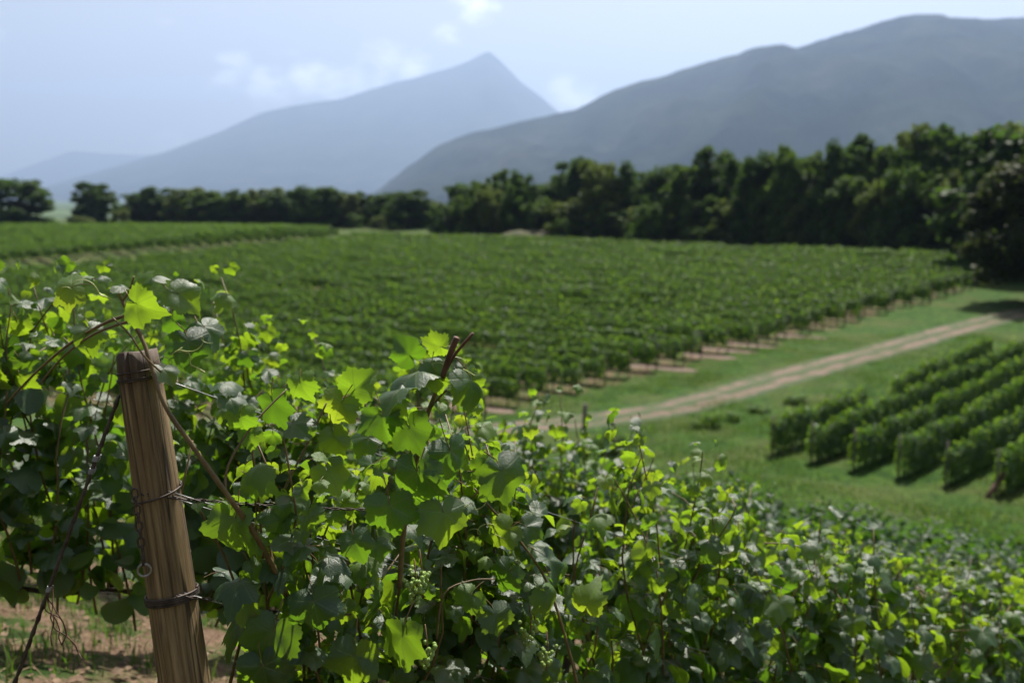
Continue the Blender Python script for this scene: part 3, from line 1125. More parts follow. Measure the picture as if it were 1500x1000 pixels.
hero_cane(rootA0, BA0, [(400, 830, 2.02), (396, 780, 2.05), (415, 720, 2.08), (455, 640, 2.1), (478, 590, 2.12)], .0035, .0020)
hero_cane(rootA1, BA1, [(585, 860, 2.2), (590, 790, 2.2), (600, 720, 2.2), (612, 665, 2.2), (625, 610, 2.2), (648, 550, 2.2), (665, 500, 2.2)], .0065, .0048)
hero_cane(rootA1, BA1, [(648, 552, 2.1), (658, 522, 2.08), (669, 494, 2.07)], .0062, .0068, M_DRY, 'dry_cane')
hero_cane(rootA1, BA1, [(652, 545, 2.1), (668, 517, 2.09), (693, 488, 2.08)], .0036, .0032, M_DRY, 'dry_cane')
hero_cane(rootA1, BA1, [(630, 598, 2.2), (650, 575, 2.18), (672, 555, 2.16)], .0030, .0020)
hero_cane(rootA1, BA1, [(845, 1000, 2.45), (830, 940, 2.42), (800, 850, 2.4), (760, 790, 2.38), (720, 745, 2.36), (695, 715, 2.35)], .0042, .0022)
hero_cane(rootA1, BA1, [(690, 730, 2.35), (710, 712, 2.34), (722, 703, 2.33)], .0022, .0015)
hero_cane(rootA1, BA1, [(640, 935, 2.2), (650, 870, 2.22), (690, 850, 2.25), (725, 848, 2.25)], .0028, .0018)

for (px, py, D, s, tip, nor, yg, v) in [
    # around the post head
    (200, 445, 1.93, 72, (.85, -.50, .25), (-.15, -.55, .85), True, 0),
    (262, 430, 2.0, 70, (.75, -.5, -.1), (.1, .55, .8), False, 3),
    (205, 418, 2.0, 40, (.3, .9, .1), (-.4, .3, .85), True, 2),
    (222, 408, 2.0, 34, (.6, .5, -.3), (.2, .9, .3), False, 1),
    (178, 420, 1.99, 36, (-.95, .25, .1), (.1, .9, .4), False, 5),
    (275, 500, 1.97, 80, (.25, -.95, .2), (.5, .4, .75), False, 7),
    (300, 478, 2.02, 62, (.5, -.55, .3), (.1, .9, .5), False, 8),
    (255, 470, 2.02, 50, (.2, -.9, .1), (-.2, .3, .9), False, 2),
    (330, 560, 2.0, 52, (.9, -.1, .3), (0, .85, .5), False, 10),
    (335, 580, 1.98, 48, (.5, -.4, .6), (.1, .9, .45), False, 4),
    (352, 610, 1.98, 58, (.1, -.95, .1), (.2, .3, .9), True, 1),
    (365, 635, 2.0, 48, (.2, -.9, .2), (.5, .3, .8), True, 3),
    (240, 540, 2.05, 50, (.6, -.7, .1), (.4, .5, .7), False, 9),
    (400, 590, 2.06, 75, (.3, -.9, .1), (-.3, .5, .8), False, 6),
    (345, 760, 1.98, 92, (-.15, -.95, .15), (-.25, .25, .9), False, 0),
    (372, 700, 2.0, 60, (.8, -.4, .2), (.0, .5, .8), True, 4),
    (370, 790, 2.0, 52, (-.5, -.75, .15), (-.1, .4, .9), True, 2),
    (430, 735, 2.04, 70, (.5, -.85, .2), (.3, .75, .6), False, 4),
    (430, 790, 2.02, 66, (-.3, .3, .7), (0, .9, .4), False, 7),
    (445, 800, 2.0, 70, (-.75, -.1, .6), (-.15, .95, .3), False, 11),
    (480, 815, 2.02, 55, (.75, .2, .5), (.1, .95, .3), False, 1),
    (460, 880, 1.98, 85, (.2, -.9, .35), (.0, .6, .8), False, 5),
    (440, 560, 2.12, 58, (.2, -.8, .2), (-.3, .3, .9), True, 1),
    (500, 590, 2.14, 68, (-.4, -.85, .1), (-.2, .3, .9), True, 0),
    (520, 570, 2.16, 74, (.55, .5, .1), (-.3, -.3, .9), True, 3),
    (430, 620, 2.1, 60, (.6, -.3, .4), (.1, .9, .35), False, 9),
    (490, 640, 2.1, 64, (.2, -.9, .2), (-.3, .2, .9), False, 2),
    (480, 690, 2.06, 70, (.4, -.8, .25), (.2, .3, .9), False, 6),
    (540, 640, 2.14, 58, (-.6, -.6, .3), (-.1, .6, .75), False, 8),
    (130, 480, 2.12, 55, (.4, -.7, .4), (.0, .9, .4), False, 10),
    (105, 420, 2.3, 62, (-.6, -.2, .2), (-.2, .3, .9), True, 4),
    # the tall vine's head
    (612, 545, 2.10, 92, (-.80, -.20, .60), (-.12, .93, .36), False, 7),
    (585, 572, 2.06, 80, (-.70, -.35, .60), (-.12, .90, .42), False, 11),
    (600, 520, 2.16, 62, (-.45, .55, .2), (-.3, .6, .7), False, 2),
    (640, 532, 2.14, 50, (-.6, -.1, .3), (.2, .9, .4), False, 9),
    (645, 508, 2.13, 50, (-.95, .1, .1), (.1, -.5, .85), True, 2),
    (636, 545, 2.10, 62, (.2, -.95, .2), (.0, .15, .95), False, 3),
    (690, 556, 2.12, 88, (.30, -.94, .15), (.75, .35, .55), False, 5),
    (680, 560, 2.13, 60, (.55, -.75, .1), (-.2, .2, .9), True, 0),
    (600, 625, 2.12, 80, (.35, -.9, .2), (-.2, .25, .9), False, 6),
    (575, 590, 2.10, 50, (-.2, -.8, .2), (-.3, .4, .85), True, 4),
    (560, 610, 2.12, 72, (.1, -.95, .15), (-.1, .2, .95), False, 0),
    (660, 660, 2.10, 92, (.25, -.95, .2), (.2, .25, .9), False, 1),
    (610, 690, 2.06, 95, (-.1, -.97, .2), (-.1, .2, .95), False, 10),
    (570, 740, 2.05, 88, (.15, -.95, .2), (.1, .2, .95), False, 4),
    (650, 750, 2.06, 90, (.1, -.97, .25), (.2, .2, .95), False, 8),
    (520, 790, 2.04, 66, (.3, -.8, .4), (.2, .7, .6), False, 3),
    (590, 930, 2.02, 100, (.0, -.98, .2), (.0, .15, .97), False, 6),
    (520, 960, 2.02, 100, (-.15, -.95, .2), (-.1, .2, .95), False, 2),
    (400, 925, 1.98, 105, (-.3, -.9, .2), (-.15, .2, .95), False, 9),
    (385, 975, 1.96, 105, (.2, -.95, .2), (-.1, .15, .95), False, 1),
    (735, 690, 2.3, 96, (.40, -.90, .15), (.45, .45, .75), False, 7),
    (700, 690, 2.32, 48, (.7, .1, .1), (-.1, -.2, .95), True, 1),
    (705, 680, 2.33, 34, (.5, .7, .1), (-.1, .4, .9), True, 3),
    (745, 775, 2.34, 60, (-.6, -.5, .2), (-.2, .3, .9), True, 0),
    (770, 770, 2.36, 52, (.5, -.2, .2), (.2, .3, .9), False, 4),
    (745, 835, 2.30, 62, (-.55, -.8, .2), (-.1, .75, .6), False, 10),
    (805, 820, 2.38, 66, (.6, -.7, .2), (.5, .5, .6), False, 2),
    (800, 870, 2.36, 60, (.5, -.8, .2), (.2, .4, .85), True, 4),
    (725, 900, 2.22, 70, (.35, -.9, .25), (.2, .6, .75), False, 11),
    (690, 870, 2.22, 60, (-.5, -.4, .3), (-.2, .3, .9), True, 2),
    (860, 885, 2.45, 66, (.15, .9, .1), (-.2, .2, .95), True, 1),
]:
    r_, b_ = (rootA0, BA0) if (px < 470) else (rootA1, BA1)
    hero_leaf(r_, b_, px, py, D, s, tip, nor, yg, v)


def tendril(root, B, px, py, D, seed):
    rs = random.Random(seed)
    p = np.array(at(px, py, D)) - B
    pts = []
    a0 = rs.uniform(0, 6)
    sx = rs.choice((-1, 1))
    for i in range(22):
        t = i / 21
        c = max(0, t - .45) * 14
        r = .035 * (1 - t) if t > .45 else 0.02
        pts.append((p[0] + sx * (.09 * t) + r * math.cos(c + a0) * (t > .3), p[1] - .02 * t, p[2] + .03 * math.sin(2 * t) + r * math.sin(c + a0) * (t > .3)))
    v, f = tube(smooth_poly(pts, 2), np.linspace(.0014, .0006, 43), 4, False)
    obj('tendril', mesh_from('tendril', v, f, M_TENDRIL, True), root)


for i, (px, py, D) in enumerate([(675, 745, 2.3), (695, 550, 2.12), (165, 440, 1.97), (740, 790, 2.33), (300, 545, 1.97), (250, 520, 1.95)]):
    tendril(*((rootA0, BA0) if px < 470 else (rootA1, BA1)), px, py, D, i)


def ico(r, c, sub=1):
    # low poly round berry
    V, F = [], []
    rows, cols = 5, 7
    for i in range(rows + 1):
        th = math.pi * i / rows
        for j in range(cols):
            ph = 2 * math.pi * j / cols
            V.append((c[0] + r * math.sin(th) * math.cos(ph), c[1] + r * math.sin(th) * math.sin(ph), c[2] + r * math.cos(th)))
    for i in range(rows):
        for j in range(cols):
            j2 = (j + 1) % cols
            F.append((i * cols + j, (i + 1) * cols + j, (i + 1) * cols + j2, i * cols + j2))
    return V, F


berry_me = mesh_from('berry', *ico(.0055, (0, 0, 0)), M_GRAPE, True)


def bunch(root, B, px, py, D, seed):
    rs = np.random.default_rng(seed)
    p = np.array(at(px, py, D)) - B
    v, f = tube([p + (0, 0, .05), p + (0.005, 0, .0), p + (0, 0, -.06)], [.0016, .0014, .001], 4)
    b = obj('grape_bunch', mesh_from('bunch_stem', v, f, M_PETIOLE, True), root)
    for i in range(34):
        t = rs.random()
        r = (.020 * (1 - t) + .006)
        a = rs.uniform(0, 6.28)
        obj('berry', berry_me, b, loc=tuple(p + np.array([r * math.cos(a), r * math.sin(a),   .010 - .060 * t])))


for i, (px, py, D) in enumerate([(607, 850, 2.12), (623, 945, 2.1), (775, 915, 2.36), (800, 950, 2.38), (615, 836, 2.13)]):
    bunch(rootA1, BA1, px, py, D, i)

# ------------------------------------------------------------------ the end post, its wires, chain and stay
ax = PB_ - PT
axl = ax / np.linalg.norm(ax)
gz0 = Hf(*(PT + axl * 1.5)[:2])
plen = (PT[2] - (gz0 - .25)) / -axl[2]
zax = -axl
xax = np.cross((0, 1, 0), zax)
xax /= np.linalg.norm(xax)
yax = np.cross(zax, xax)
PM = Matrix(((xax[0], yax[0], zax[0], PT[0]), (xax[1], yax[1], zax[1], PT[1]), (xax[2], yax[2], zax[2], PT[2]), (0, 0, 0, 1)))


def post_pt(z, ang, r):
    """point on the post skin: z below the head, angle (0 = to the right, 90 = away)"""
    return PT + zax * z + xax * r * math.cos(ang) + yax * r * math.sin(ang)


def post_r(z):
    return .0425 + .0095 * min(-z / .72, 2.0)


pv_, pf_ = [], []
NS, NZ = 120, 60
zs = list(np.linspace(0, -plen, NZ))
rsP = np.random.default_rng(4)
lump = rsP.normal(0, 1, 8)
for i, z in enumerate(zs):
    for k in range(NS):
        a = 2 * math.pi * k / NS
        r = post_r(z) * (1 + .018 * math.sin(2 * a + 1.2 + z * 1.1) + .012 * math.sin(5 * a + lump[0] + z * 2) + .006 * math.sin(9 * a + z * 9))
        # a long drying check on the camera side
        da = (a - rad(262) + .10 * math.sin(z * 4) + math.pi) % (2 * math.pi) - math.pi
        r -= .006 * math.exp(-(da / .05) ** 2)
        for (a0, z0, z1, dp) in ((235, -.02, -.33, .005), (290, -.28, -.75, .006), (318, -.05, -.5, .004), (205, -.4, -1.0, .005), (250, -.55, -1.1, .005)):
            db = (a - rad(a0) + .07 * math.sin(z * 6 + a0) + math.pi) % (2 * math.pi) - math.pi
            if z1 < z < z0:
                r -= dp * math.exp(-(db / .035) ** 2) * math.sin(math.pi * (z - z0) / (z1 - z0)) ** .5
        # a knot swelling low on the camera side
        dk = (a - rad(262) + math.pi) % (2 * math.pi) - math.pi
        r += .004 * math.exp(-(dk / .35) ** 2 - ((z + .60) / .05) ** 2)
        zz = z + (.004 * math.sin(3 * a + 1) if i == 0 else 0)
        if i == 0:
            r *= .955
        pv_.append((r * math.cos(a), r * math.sin(a), zz))
for i in range(NZ - 1):
    for k in range(NS):
        k2 = (k + 1) % NS
        pf_.append((i * NS + k, (i + 1) * NS + k, (i + 1) * NS + k2, i * NS + k2))
c = len(pv_)
pv_.append((0, 0, .002))
for k in range(NS):
    pf_.append((c, k, (k + 1) % NS))
PM_root = obj('wooden_post', mesh_from('wooden_post', pv_, pf_, M_POST, True), mat4=PM,
              label='thick round wooden end post leaning at the head of the wire trellis', cat='post')


def ring_wire(z, r_extra, tilt, turns, wr, mat, name='wire_wrap', seed=0):
    pts = []
    n = int(26 * turns)
    for i in range(n + 1):
        a = 2 * math.pi * i / 26
        zz = z + tilt * math.cos(a - 1.0) - .004 * (i / 26)
        r = post_r(zz) * 1.03 + r_extra + wr * .6
        pts.append((r * math.cos(a), r * math.sin(a), zz))
    v, f = tube(pts, wr, 5)
    return obj(name, mesh_from(name, v, f, mat, True), PM_root)


def zpost(py):
    """height on the post (below its head) seen at photograph row py"""
    best = None
    for z in np.linspace(0, -1.2, 241):
        q = PT + zax * z - np.array(EYE)
        fwd = q[1] * math.cos(PITCH) - q[2] * math.sin(PITCH)
        up = q[1] * math.sin(PITCH) + q[2] * math.cos(PITCH)
        e = abs(500 - up / fwd * 1458.33 - py)
        if best is None or e < best[0]:
            best = (e, z)
    return best[1]


ZTOP, ZMID, ZLOW = zpost(552), zpost(718), zpost(866)
ring_wire(ZTOP, .0005, .002, 2.3, .0015, M_RUSTWIRE)
ring_wire(zpost(540), .0005, .003, 1.5, .0015, M_RUSTWIRE)
ring_wire(ZMID, .0015, .012, 1.4, .0022, M_RUSTWIRE)
ring_wire(ZLOW, .0015, .002, 3.0, .0028, M_RUSTWIRE)
ring_wire(zpost(872), .0015, .002, 2.0, .0022, M_RUSTWIRE)


def wire(name, p, q, r, mat, label, sag=.01, twist=False, n=24):
    p, q = np.array(p), np.array(q)
    pts = [p + (q - p) * t + np.array([0, 0, -sag * 4 * t * (1 - t)]) for t in np.linspace(0, 1, n)]
    c0 = np.array(p)
    if twist:
        Vs = []
        for ph in (0, math.pi):
            pp = []
            for i, t in enumerate(np.linspace(0, 1, 90)):
                c = p + (q - p) * t + np.array([0, 0, -sag * 4 * t * (1 - t)])
                a = ph + t * np.linalg.norm(q - p) / .028 * 2 * math.pi * .5
                amp = r * 1.3 * (1 if t < .6 else 1)
                pp.append(c - c0 + np.array([0, amp * math.cos(a), amp * math.sin(a)]))
            Vs.append(tube(pp, r, 4))
        v, f = join(Vs)
    else:
        v, f = tube([x - c0 for x in pts], r, 5)
    return obj(name, mesh_from(name, v, f, mat, True), loc=tuple(c0), label=label, cat='wire', group='trellis wires of the near row')


def rowA(u, w, z):
    return row_to_world((u, w, z), 0.0)


# heights the wires leave the post
for (z, hgt, lab, r, mat, w) in [(ZTOP, 1.24, 'top trellis wire running out from the dark post head', .0013, M_WIRE, .03),
                                 (ZMID, .93, 'upper strand of the paired middle trellis wire', .0013, M_WIRE, .05),
                                 (ZMID - .012, .905, 'lower strand of the paired middle trellis wire', .0013, M_WIRE, -.02),
                                 (ZLOW, .61, 'bottom trellis wire below the grape bunches', .0014, M_WIRE, .02)]:
    a = post_pt(z, rad(-40), post_r(z) + .001)
    mid = rowA(2.3, w, hgt)
    wire('trellis_wire', a, mid, r, mat, lab, .012)
    v, f = tube([mid - mid] + [rowA(u, w, hgt) - mid for u in np.arange(2.8, 7.6, .5)], r, 5)
    # the far half of the same wire is one piece with it
    far = obj('wire_run', mesh_from('wire_run', v, f, mat, True))
    far.parent = [o for o in COL.objects if o.name.startswith('trellis_wire')][-1]
    far.location = mid - a
# slack twisted tie from the post along the middle wire
wire('twisted_tie_wire', post_pt(ZMID + .004, rad(-110), post_r(ZMID) + .003), at(540, 746, 2.12), .0016, M_RUSTWIRE,
     'dark twisted tie wire from the middle of the end post', .006, True)
wire('twisted_tie_wire', post_pt(ZLOW, rad(-60), post_r(ZLOW) + .003), at(350, 882, 2.03), .0016, M_RUSTWIRE,
     'dark twisted tie wire from the low band on the end post', .0, True)

# guy wire (stay) with clamp
ga = post_pt(zpost(575), rad(200), post_r(-.1) + .002)
gb0 = np.array(at(40, 950, 1.97))
gd = (gb0 - ga)
for k in range(60):
    gq = ga + gd * (1 + k * .05)
    if gq[2] < Hf(gq[0], gq[1]) - .03:
        break
guy = wire('stay_cable', ga, gq, .0034, M_RUSTWIRE, 'thin rusty stay cable slanting down from the leaning end post', 0.0, True)
guy['group'] = ''
del guy['group']
for (px, py, rr_) in [(157, 672, .007), (150, 690, .006), (75, 853, .005)]:
    t = (np.array(at(px, py, 2.02))[2] - ga[2]) / (gq[2] - ga[2])
    cpt = (gq - ga) * t
    u = (gq - ga) / np.linalg.norm(gq - ga)
    V_, F_ = [], []
    pts = []
    for i in range(40):
        a = i * .8
        pts.append(cpt + u * (.012 * i / 40 - .006) + np.array([rr_ * math.cos(a), rr_ * math.sin(a), 0]))
    v, f = tube(pts, .0016, 4)
    obj('clamp', mesh_from('clamp', v, f, M_WIRE, True), guy)
for k in range(5):   # frayed ends and old tendrils on the cable foot
    rs = np.random.default_rng(50 + k)
    t0 = (np.array(at(78, 850 + 6 * k, 2.0))[2] - ga[2]) / (gq[2] - ga[2])
    p = (gq - ga) * t0
    pts = [p]
    for i in range(6):
        pts.append(pts[-1] + np.array([rs.normal(.002 * k, .008), rs.normal(0, .01), -.022]))
    v, f = tube(smooth_poly(pts, 3), .0014, 4)
    obj('frayed_strand', mesh_from('frayed_strand', v, f, M_DRY, True), guy)

# hanging chain
ch0 = np.array(at(197, 714, 1.96))
chain = empty('hanging_chain', ch0, 'short dark steel chain hanging from the middle wire of the end post', 'chain')


def link_mesh(name, a, b, r):
    pts = []
    for i in range(20):
        t = 2 * math.pi * i / 20
        pts.append((a * math.cos(t), 0, b * math.sin(t) + (b * .25 if math.sin(t) > 0 else -b * .25)))
    pts.append(pts[0])
    v, f = tube(pts, r, 5, False)
    return mesh_from(name, v, f, M_RUSTWIRE, True)


lm = link_mesh('chain_link', .0062, .0085, .0022)
for i in range(8):
    o = obj('chain_link', lm, chain, (.0012 * i, 0, -.012 - .0172 * i))
    o.rotation_euler = (0, rad(random.uniform(-6, 6)), rad(90 * (i % 2) + 25))
pts = [(0.013 * math.cos(t), 0, .013 * math.sin(t)) for t in np.linspace(0, 2 * math.pi, 25)]
v, f = tube(pts, .0026, 6, False)
o = obj('end_ring', mesh_from('end_ring', v, f, M_WIRE, True), chain, (.011, 0, -.175))
o.rotation_euler = (0, 0, rad(15))
v, f = tube([(0.009, 0, -.142), (.010, 0, -.165)], .004, 6)
obj('shackle', mesh_from('shackle', v, f, M_RUSTWIRE, True), chain)

# intermediate trellis stakes of the near rows
stk_v, stk_f = tube([(0, 0, -.2), (0, 0, .6), (.01, 0, 1.30)], [.020, .019, .018], 10)
stk_me = mesh_from('trellis_stake', stk_v, stk_f, M_BARK, True)
SL = {(0.0, 5.6): 'dark thin trellis stake far down the row of the leaning post',
      (1.32, 4.6): 'dark thin trellis stake far down the row behind the post'}
for (n0, u), lab in SL.items():
    obj('trellis_stake', stk_me, loc=tuple(row_to_world((u, -.10, 0), n0)), label=lab, cat='stake', group='stakes in the near vine rows')
for k, h in enumerate((.62, .95, 1.28)):
    a = row_to_world((-1.2, 0, h), 1.32)
    pts = [row_to_world((u, 0, h), 1.32) - a for u in np.arange(-1.2, 8.0, .4)]
    v, f = tube(pts, .0013, 4)
    obj('trellis_wire', mesh_from('trellis_wire', v, f, M_WIRE, True), loc=tuple(a), cat='wire', group='trellis wires of the second row',
        label='%s trellis wire of the shaded row behind the post' % ('lowest', 'middle', 'highest')[k])

# ------------------------------------------------------------------ vines further down the slope (blurred, small)
MID = []
for s_ in range(5):
    rs = np.random.default_rng(40 + s_)
    sh, lv = grow(rs, -.5, .5, dens=14, top=1.36, lat=.7, floppy=.45)
    sl = -.30
    q = []
    for (p, tip, nor, s, yg) in lv:
        w = np.array([p[0], p[1], p[2] + sl * p[0]])
        q.append((w, tip, nor, s * 1.12))
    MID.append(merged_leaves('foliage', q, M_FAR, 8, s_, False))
tv_, tf_ = tube([(0, 0, -.1), (.03, .02, .2), (-.01, 0, .45), (.01, 0, .62)], [.035, .03, .026, .02], 6)
MTR = mesh_from('trunk', tv_, tf_, M_BARK, True)
rzA = math.atan2(RD[1], RD[0])
rsm = np.random.default_rng(3)
GC = 'blurred vines of the lower rows down the slope'
ROWNAME = {3: 'third', 4: 'fourth', 5: 'fifth', 6: 'sixth', 7: 'seventh', 8: 'eighth', 9: 'ninth'}
for r_i in (3, 4, 6, 8):
    n0 = 1.32 * (r_i - 1)
    ustart = 4.0 + .9 * (r_i - 3)
    uend = 14.5 - .1 * r_i
    if r_i <= 4:
        ustart = -2.0
    for u in np.arange(ustart, uend, 1.0):
        p = row_to_world((u, 0, 0), n0)
        root = empty('grapevine', p, '%s small grapevine down the slope in the %s row out from the leaning post' % (nth(1 + int(round(u - ustart))), ROWNAME[r_i]), 'grapevine', GC, rzA)
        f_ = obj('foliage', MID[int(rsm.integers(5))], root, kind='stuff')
        f_.scale = (1.05, 1.0, rsm.uniform(.92, 1.08) * (.80 if u < 5 else .90))
        obj('trunk', MTR, root)
for n0, us in ((0.0, np.arange(7.0, 11, 1.0)), (1.32, np.arange(8.05, 13, 1.0))):
    for u in us:
        p = row_to_world((u, 0, 0), n0)
        root = empty('grapevine', p, 'small grapevine, %s past the leafy part of the %s row' % (nth(1 + int(round(u - us[0]))), "leaning post's own" if n0 == 0 else 'second'), 'grapevine',
                     'blurred vines at the lower end of the near rows', rzA)
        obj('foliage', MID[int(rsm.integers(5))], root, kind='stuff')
        obj('trunk', MTR, root)


# ------------------------------------------------------------------ far vine rows
def hedge_seg(name, seed, length, count, h0, h1, wid, size, mat, n=5):
    rs = np.random.default_rng(seed)
    q = []
    bump = rs.uniform(.90, 1.10, int(length / .5) + 2) if size > .12 else rs.uniform(.84, 1.14, int(length / .5) + 2)
    for i in range(count):
        u = rs.uniform(-length / 2, length / 2) * 1.02
        bb = np.interp(u + length / 2, np.arange(len(bump)) * .5, bump)
        t = rs.random() ** .8
        z = h0 + (h1 * bb - h0) * t
        if rs.random() < .06:
            z += rs.uniform(0, .28)
        side = rs.choice((-1, 1))
        w = side * wid * (rs.random() ** .35) * (1 - .45 * t ** 3) * bb
        nor = np.array([rs.normal(0, .5), side * rs.uniform(0, .9), rs.uniform(.2, 1.1)])
        tip = np.array([rs.normal(0, .6), side * .5, -rs.uniform(.1, 1)])
        q.append((np.array([u, w, z]), tip, nor, size * rs.uniform(.7, 1.3)))
    return merged_leaves(name, q, mat, n, seed, False)


FIELD_SEG = [hedge_seg('foliage', 60 + i, 4.0, 1150, .42, 1.36, .20, .14, M_FAR2) for i in range(6)]
BLOCK_SEG = [hedge_seg('foliage', 80 + i, 2.5, 1600, .18, 1.36, .21, .11, M_FAR2) for i in range(6)]
ptk, pfk = tube([(0, 0, -.15), (0.01, 0, .7), (0, .01, 1.55)], [.04, .038, .036], 6)
ENDPOST = mesh_from('end_post', ptk, pfk, M_OLDPOST, True)

FDIR = np.array([-.832, .555])
FPER = np.array([.555, .832])
rsf = np.random.default_rng(12)


def clip_line(poly, o, d):
    ts = []
    n = len(poly)
    for i in range(n):
        a = np.array(poly[i])
        b = np.array(poly[(i + 1) % n])
        e = b - a
        den = d[0] * e[1] - d[1] * e[0]
        if abs(den) < 1e-9:
            continue
        w = a - o
        t = (w[0] * e[1] - w[1] * e[0]) / den
        s = (w[0] * d[1] - w[1] * d[0]) / den
        if 0 <= s < 1:
            ts.append(t)
    ts.sort()
    return [(ts[i], ts[i + 1]) for i in range(0, len(ts) - 1, 2)]


def visible_xy(x, y):
    return y > 15 and -.58 < x / y < .60


def vine_rows(poly, d, per, spacing, segs, seglen, label, group, hs=1.0, trunks=0.0, phase=0.0, posts=True):
    P = np.array(poly)
    k0, k1 = (P @ per).min(), (P @ per).max()
    d3 = d
    rz = math.atan2(d[1], d[0])
    k = k0 + phase
    num = 0
    while k < k1:
        o = per * k
        for (t0, t1) in clip_line(poly, o, d3):
            if t1 - t0 < seglen:
                continue
            t0 += rsf.uniform(0, .9)
            cnt = int((t1 - t0) / seglen)
            items = []
            for i in range(cnt):
                q = o + d * (t0 + (i + .5) * seglen)
                if visible_xy(q[0], q[1]):
                    items.append((i, q))
            if not items:
                continue
            st = o + d * t0
            num += 1
            root = empty('vine_row', (st[0], st[1], Hf(st[0], st[1])), label % nth(num), 'vine row', group, rz)
            zb = Hf(st[0], st[1])
            for i, q in items:
                if rsf.random() < .03:
                    continue
                a = q - d * seglen / 2
                b = q + d * seglen / 2
                sl = math.atan2(Hf(*b) - Hf(*a), seglen)
                f_ = obj('foliage', segs[int(rsf.integers(len(segs)))], root, kind='stuff')
                f_.location = ((i + .5) * seglen, 0, Hf(q[0], q[1]) - zb)
                f_.rotation_euler = (0, -sl, math.pi if rsf.random() < .5 else 0)
                if f_.rotation_euler[2] > 1:
                    f_.rotation_euler = (0, sl, math.pi)
                f_.scale = (1.02, rsf.uniform(.9, 1.15), hs * rsf.uniform(.94, 1.07))
            if posts and visible_xy(st[0], st[1]):
                obj('end_post', ENDPOST, root, (-.15, 0, 0))
            if trunks > 0:
                for u in np.arange(.4, min(trunks, cnt * seglen), 1.0):
                    q = st + d * u
                    obj('trunk', MTR, root, (u, 0, Hf(q[0], q[1]) - zb))
        k += spacing
    return


vine_rows(FIELD, FDIR, FPER, 2.15, FIELD_SEG, 4.0, '%s vine row of the broad field counting from the marker post end', 'vine rows of the broad field', 1.0, 5.0)
vine_rows(LEFTB, FDIR, FPER, 1.9, FIELD_SEG, 4.0, '%s vine row of the far raised block counting from its lower corner', 'vine rows of the far raised block', 1.05, 0.0, .6)

# bare soil strips between the row ends
sk = (np.array(FIELD) @ FPER).min()
cnt = 0
k = sk + 2.15 * .5
while k < (np.array(FIELD) @ FPER).max():
    for (t0, t1) in clip_line(FIELD, FPER * k, FDIR):
        st = FPER * k + FDIR * (t0 - rsf.uniform(.0, 1.5))
        if visible_xy(*st) and st[1] < 66 and st[0] > -6 and rsf.random() < .3:
            V_, F_ = [], []
            n = 14
            for i in range(n):
                t = i / (n - 1)
                wd = .42 * min(1, t * 5 + .25) * rsf.uniform(.7, 1.2)
                c = st + FDIR * t * 4
                for s in (-1, 0, 1):
                    q = c + FPER * s * wd
                    V_.append((q[0], q[1], Hf(q[0], q[1]) + (.05 if s == 0 else .012)))
            for i in range(n - 1):
                for s in range(2):
                    b = i * 3 + s
                    F_.append((b, b + 1, b + 4, b + 3))
            obj('soil_strip', mesh_from('soil_strip', V_, F_, M_SOIL, True), kind='structure', label='strip of bare pale soil between field vine rows')
            cnt += 1
    k += 2.15

# right-hand block beside the track: eight rows one can tell apart
BN = np.array([.652, -.757])
for r_i in range(9):
    o = RB_O + np.array([4.6, -4.1]) / 4 * r_i
    zb = Hf(*o)
    root = empty('vine_row', (o[0], o[1], zb), 'hedge-like vine row in the grassy block, %s row from the dirt track' % ORD[r_i], 'vine row',
                 'vine rows of the grassy block', math.atan2(BDIR[1], BDIR[0]))
    u = 0.0
    while u < 44:
        q = o + BDIR * (u + 1.25)
        if r_i == 0 and 7.5 <= u < 9.5:      # a gap in the first row
            u += 1.6
            continue
        if r_i == 0 and u > 22:
            break
        a, b = o + BDIR * u, o + BDIR * (u + 2.5)
        sl = math.atan2(Hf(*b) - Hf(*a), 2.5)
        f_ = obj('foliage', BLOCK_SEG[int(rsf.integers(6))], root, kind='stuff')
        f_.location = (u + 1.25, rsf.normal(0, .04), Hf(*q) - zb)
        fl = rsf.random() < .5
        f_.rotation_euler = (0, sl if fl else -sl, math.pi if fl else 0)
        f_.scale = (1.03, rsf.uniform(.9, 1.15), rsf.uniform(.95, 1.06))
        u += 2.5
    obj('end_post', ENDPOST, root, (-.12, 0, 0))
    for u in np.arange(.3, 12, 1.0):
        q = o + BDIR * u
        obj('trunk', MTR, root, (u, 0, Hf(*q) - zb))

# leaning brown brace at the end of the sixth row
o = RB_O + np.array([4.6, -4.1]) / 4 * 5
bp = np.array([o[0] - .55, o[1] - .35])
v, f = tube([(0, 0, -.1), (.35, .2, .30), (.75, .42, .72)], [.085, .08, .075], 8)
obj('brace_post', mesh_from('brace_post', v, f, M_DRY, True), loc=(bp[0], bp[1], Hf(*bp)), label='slanting brown wooden brace at the end of the sixth grassy block row', cat='post')

# small marker post by the track, low shrubs on the grass
mpz = np.array([3.0, 40.2])
mv, mf = tube([(0, 0, -.2), (0, 0, .5), (.02, 0, 1.05)], [.10, .095, .09], 8)
obj('marker_post', mesh_from('marker_post', mv, mf, M_OLDPOST, True), loc=(mpz[0], mpz[1], Hf(*mpz)), label='short dark post standing at the edge of the dirt track', cat='post')


